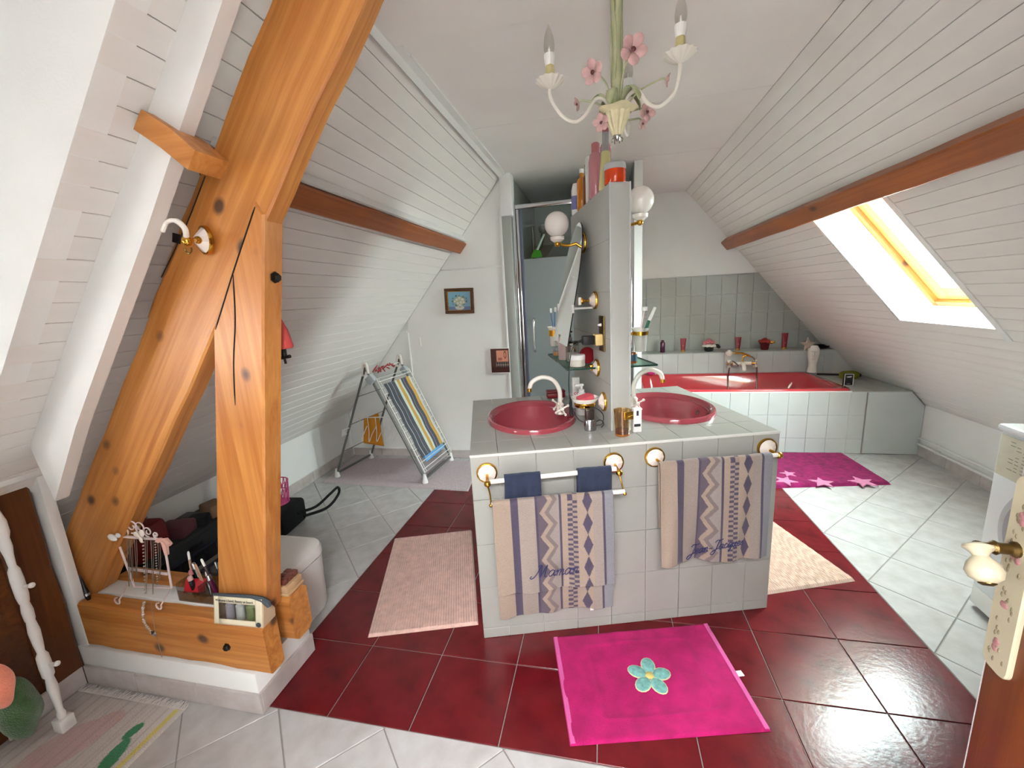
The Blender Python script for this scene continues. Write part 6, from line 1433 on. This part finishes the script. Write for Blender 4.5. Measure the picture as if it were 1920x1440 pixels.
# ================================================================== WASHING MACHINE
wm = thing('washing_machine', 'white front loading washing machine with a taped instruction sheet', 'washing machine', (1.585, 2.012, 0), radians(-4))
WX, WYd, WH = .47, .59, .84      # front face is local x=0, looking towards -x; width runs along -y
obj('body', MB().bbox(0, -WYd, .02, WX, 0, WH-.03, .012), 'white_enamel', wm); obj('worktop', MB().bbox(-.012, -WYd-.004, WH-.03, WX, .004, WH, .012), 'white_enamel', wm)
obj('kick_panel', MB().bbox(-.003, -WYd+.01, .02, .003, -.01, .105, .002), 'white_plastic', wm)
dc = (-.0, -.30, .46)
MR = Matrix.Translation(dc) @ Matrix.Rotation(-pi/2, 4, 'Y')
obj('door_ring', MB().lathe([(.20, 0), (.205, .012), (.19, .028), (.165, .03), (.15, .012)], 48, MR, cap=False), mat('washer_grey', (190, 192, 196), .35), wm); obj('door_glass', MB().lathe([(.16, .014), (.12, .026), (.001, .034)], 40, MR), mat('porthole', (24, 28, 40), .05, coat=.5), wm)
obj('instruction_sheet', MB().bbox(-.0035, -.27, .63, -.001, -.015, .80, .0008), mat('paper', (212, 208, 190), .9, var=.05, vscale=20), wm)
rn = random.Random(5); mb = MB()
for k in range(9):
    y0 = -.24+.0*k; z = .78-.014*k
    for j in range(6):
        if rn.random() < .75: mb.box(-.0042, -.07-.03*j-rn.uniform(.006, .02), z, -.0036, -.07-.03*j+.004, z+.003)
obj('sheet_print', mb, mat('faint_print', (150, 148, 130), .9), wm, smooth=False)
for k in range(2): obj('dial', MB().lathe([(.025, 0), (.022, .02), (.001, .021)], 20, Matrix.Translation((-.001, -.34-.1*k, .74)) @ Matrix.Rotation(-pi/2, 4, 'Y')), 'white_plastic', wm)
for (x, y) in ((.05, -.05), (.05, -WYd+.05), (WX-.05, -.05), (WX-.05, -WYd+.05)): obj('foot', MB().cyl((x, y, 0), (x, y, .022), .02, 12), 'black', wm)

# ================================================================== DOOR
e0 = ony(1853, 1202, .665); ed = Vector((e0.x, .665, 0)); hg = Vector((.46, -.19, 0)); dd = (hg-ed).normalized()
dr2 = bpy.data.objects.new('door_1', None); C.objects.link(dr2); dr2['kind'] = 'structure'; dr2['label'] = 'open brown wooden door with a flowered porcelain handle plate'
dr2.location = ed; dr2.rotation_euler = (0, 0, atan2(dd.y, dd.x))
DW, DT2 = (hg-ed).length, .04      # local x runs from the free edge to the hinge; room-side face is local y = -DT2?
sgn = -1   # visible face is local y=0; the body lies behind it
def db(nm, x0, x1, z0, z1, y0, y1, m): 
    Lx, Lz = x1-x0, z1-z0
    if Lz >= Lx: return obj(nm, MB().bbox(-Lz/2, min(y0, y1), -Lx/2, Lz/2, max(y0, y1), Lx/2, .004), m, dr2, ((x0+x1)/2, 0, (z0+z1)/2), (0, -pi/2, 0))
    return obj(nm, MB().bbox(-Lx/2, min(y0, y1), -Lz/2, Lx/2, max(y0, y1), Lz/2, .004), m, dr2, ((x0+x1)/2, 0, (z0+z1)/2))
db('stile', 0, .11, .012, 2.03, 0, DT2, 'door_wood'); db('stile', DW-.11, DW, .012, 2.03, 0, DT2, 'door_wood')
db('rail', .11, DW-.11, .012, .22, 0, DT2, 'door_wood'); db('rail', .11, DW-.11, .80, .93, 0, DT2, 'door_wood'); db('rail', .11, DW-.11, 1.90, 2.03, 0, DT2, 'door_wood')
db('panel', .11, DW-.11, .22, .80, .012, .028, 'door_wood'); db('panel', .11, DW-.11, .93, 1.90, .012, .028, 'door_wood')
for (z0, z1) in ((.22, .80), (.93, 1.90)):
    db('moulding', .11, .135, z0, z1, -.006, .012, 'door_wood'); db('moulding', DW-.135, DW-.11, z0, z1, -.006, .012, 'door_wood'); db('moulding', .135, DW-.135, z0, z0+.025, -.006, .012, 'door_wood'); db('moulding', .135, DW-.135, z1-.025, z1, -.006, .012, 'door_wood')
db('edge_strip', -.004, .0, .012, 2.03, .002, DT2-.002, 'trim_white')
# porcelain plate and lever
mat('plate_cream', (190, 180, 152), .3, coat=.4); mat('print_mauve', (168, 118, 118), .5); mat('print_olive', (120, 108, 84), .5)
plt = obj('handle_plate', MB().prism(rrect(.025, 1.03, .024, .15, .016, 6), 0, -.006, 'y', .002), 'plate_cream', dr2)
rn = random.Random(8)
for zc_ in (.92, .985, 1.06, 1.12):
    mb = MB()
    for k in range(3): mb.lathe([(.0055, 0), (.0045, .0008), (.001, .001)], 10, Matrix.Translation((.025+rn.uniform(-.005, .005), -.006, zc_+rn.uniform(-.008, .008))) @ Matrix.Rotation(pi/2, 4, 'X'))
    obj('rose_print', mb, 'print_mauve', plt)
    mb = MB()
    for k in range(9): mb.lathe([(.0028, 0), (.002, .0008), (.0005, .001)], 8, Matrix.Translation((.025+rn.uniform(-.013, .013), -.006, zc_+rn.uniform(-.028, .028))) @ Matrix.Rotation(pi/2, 4, 'X') @ Matrix.Diagonal((.7, 1.5, 1, 1)))
    obj('leaf_print', mb, 'print_olive', plt)
lv = obj('lever', MB().tube([(.024, -.004, 1.075), (.024, -.009, 1.075), (.024, -.013, 1.075), (.024, -.024, 1.075), (.024, -.029, 1.075), (.024, -.036, 1.075), (.023, -.046, 1.075)], [.011, .011, .0075, .0075, .010, .006, .0055], 14).sphere((.023, -.046, 1.075), .007, 12), 'brass_old', dr2)
MK = Matrix.Translation((.021, -.046, 1.079)) @ Matrix.Rotation(radians(146), 4, 'Y') @ Matrix.Diagonal((.86, .86, .86, 1))
kn = obj('knob', MB().lathe([(.006, 0), (.018, .004), (.020, .009), (.012, .016), (.010, .021), (.019, .031), (.0235, .043), (.020, .054), (.010, .061), (.001, .062)], 28, MK), 'plate_cream', lv)
obj('knob_cap', MB().lathe([(.011, 0), (.011, .003), (.006, .006), (.001, .006)], 18, MK @ Matrix.Translation((0, 0, .059))), 'brass_old', kn)
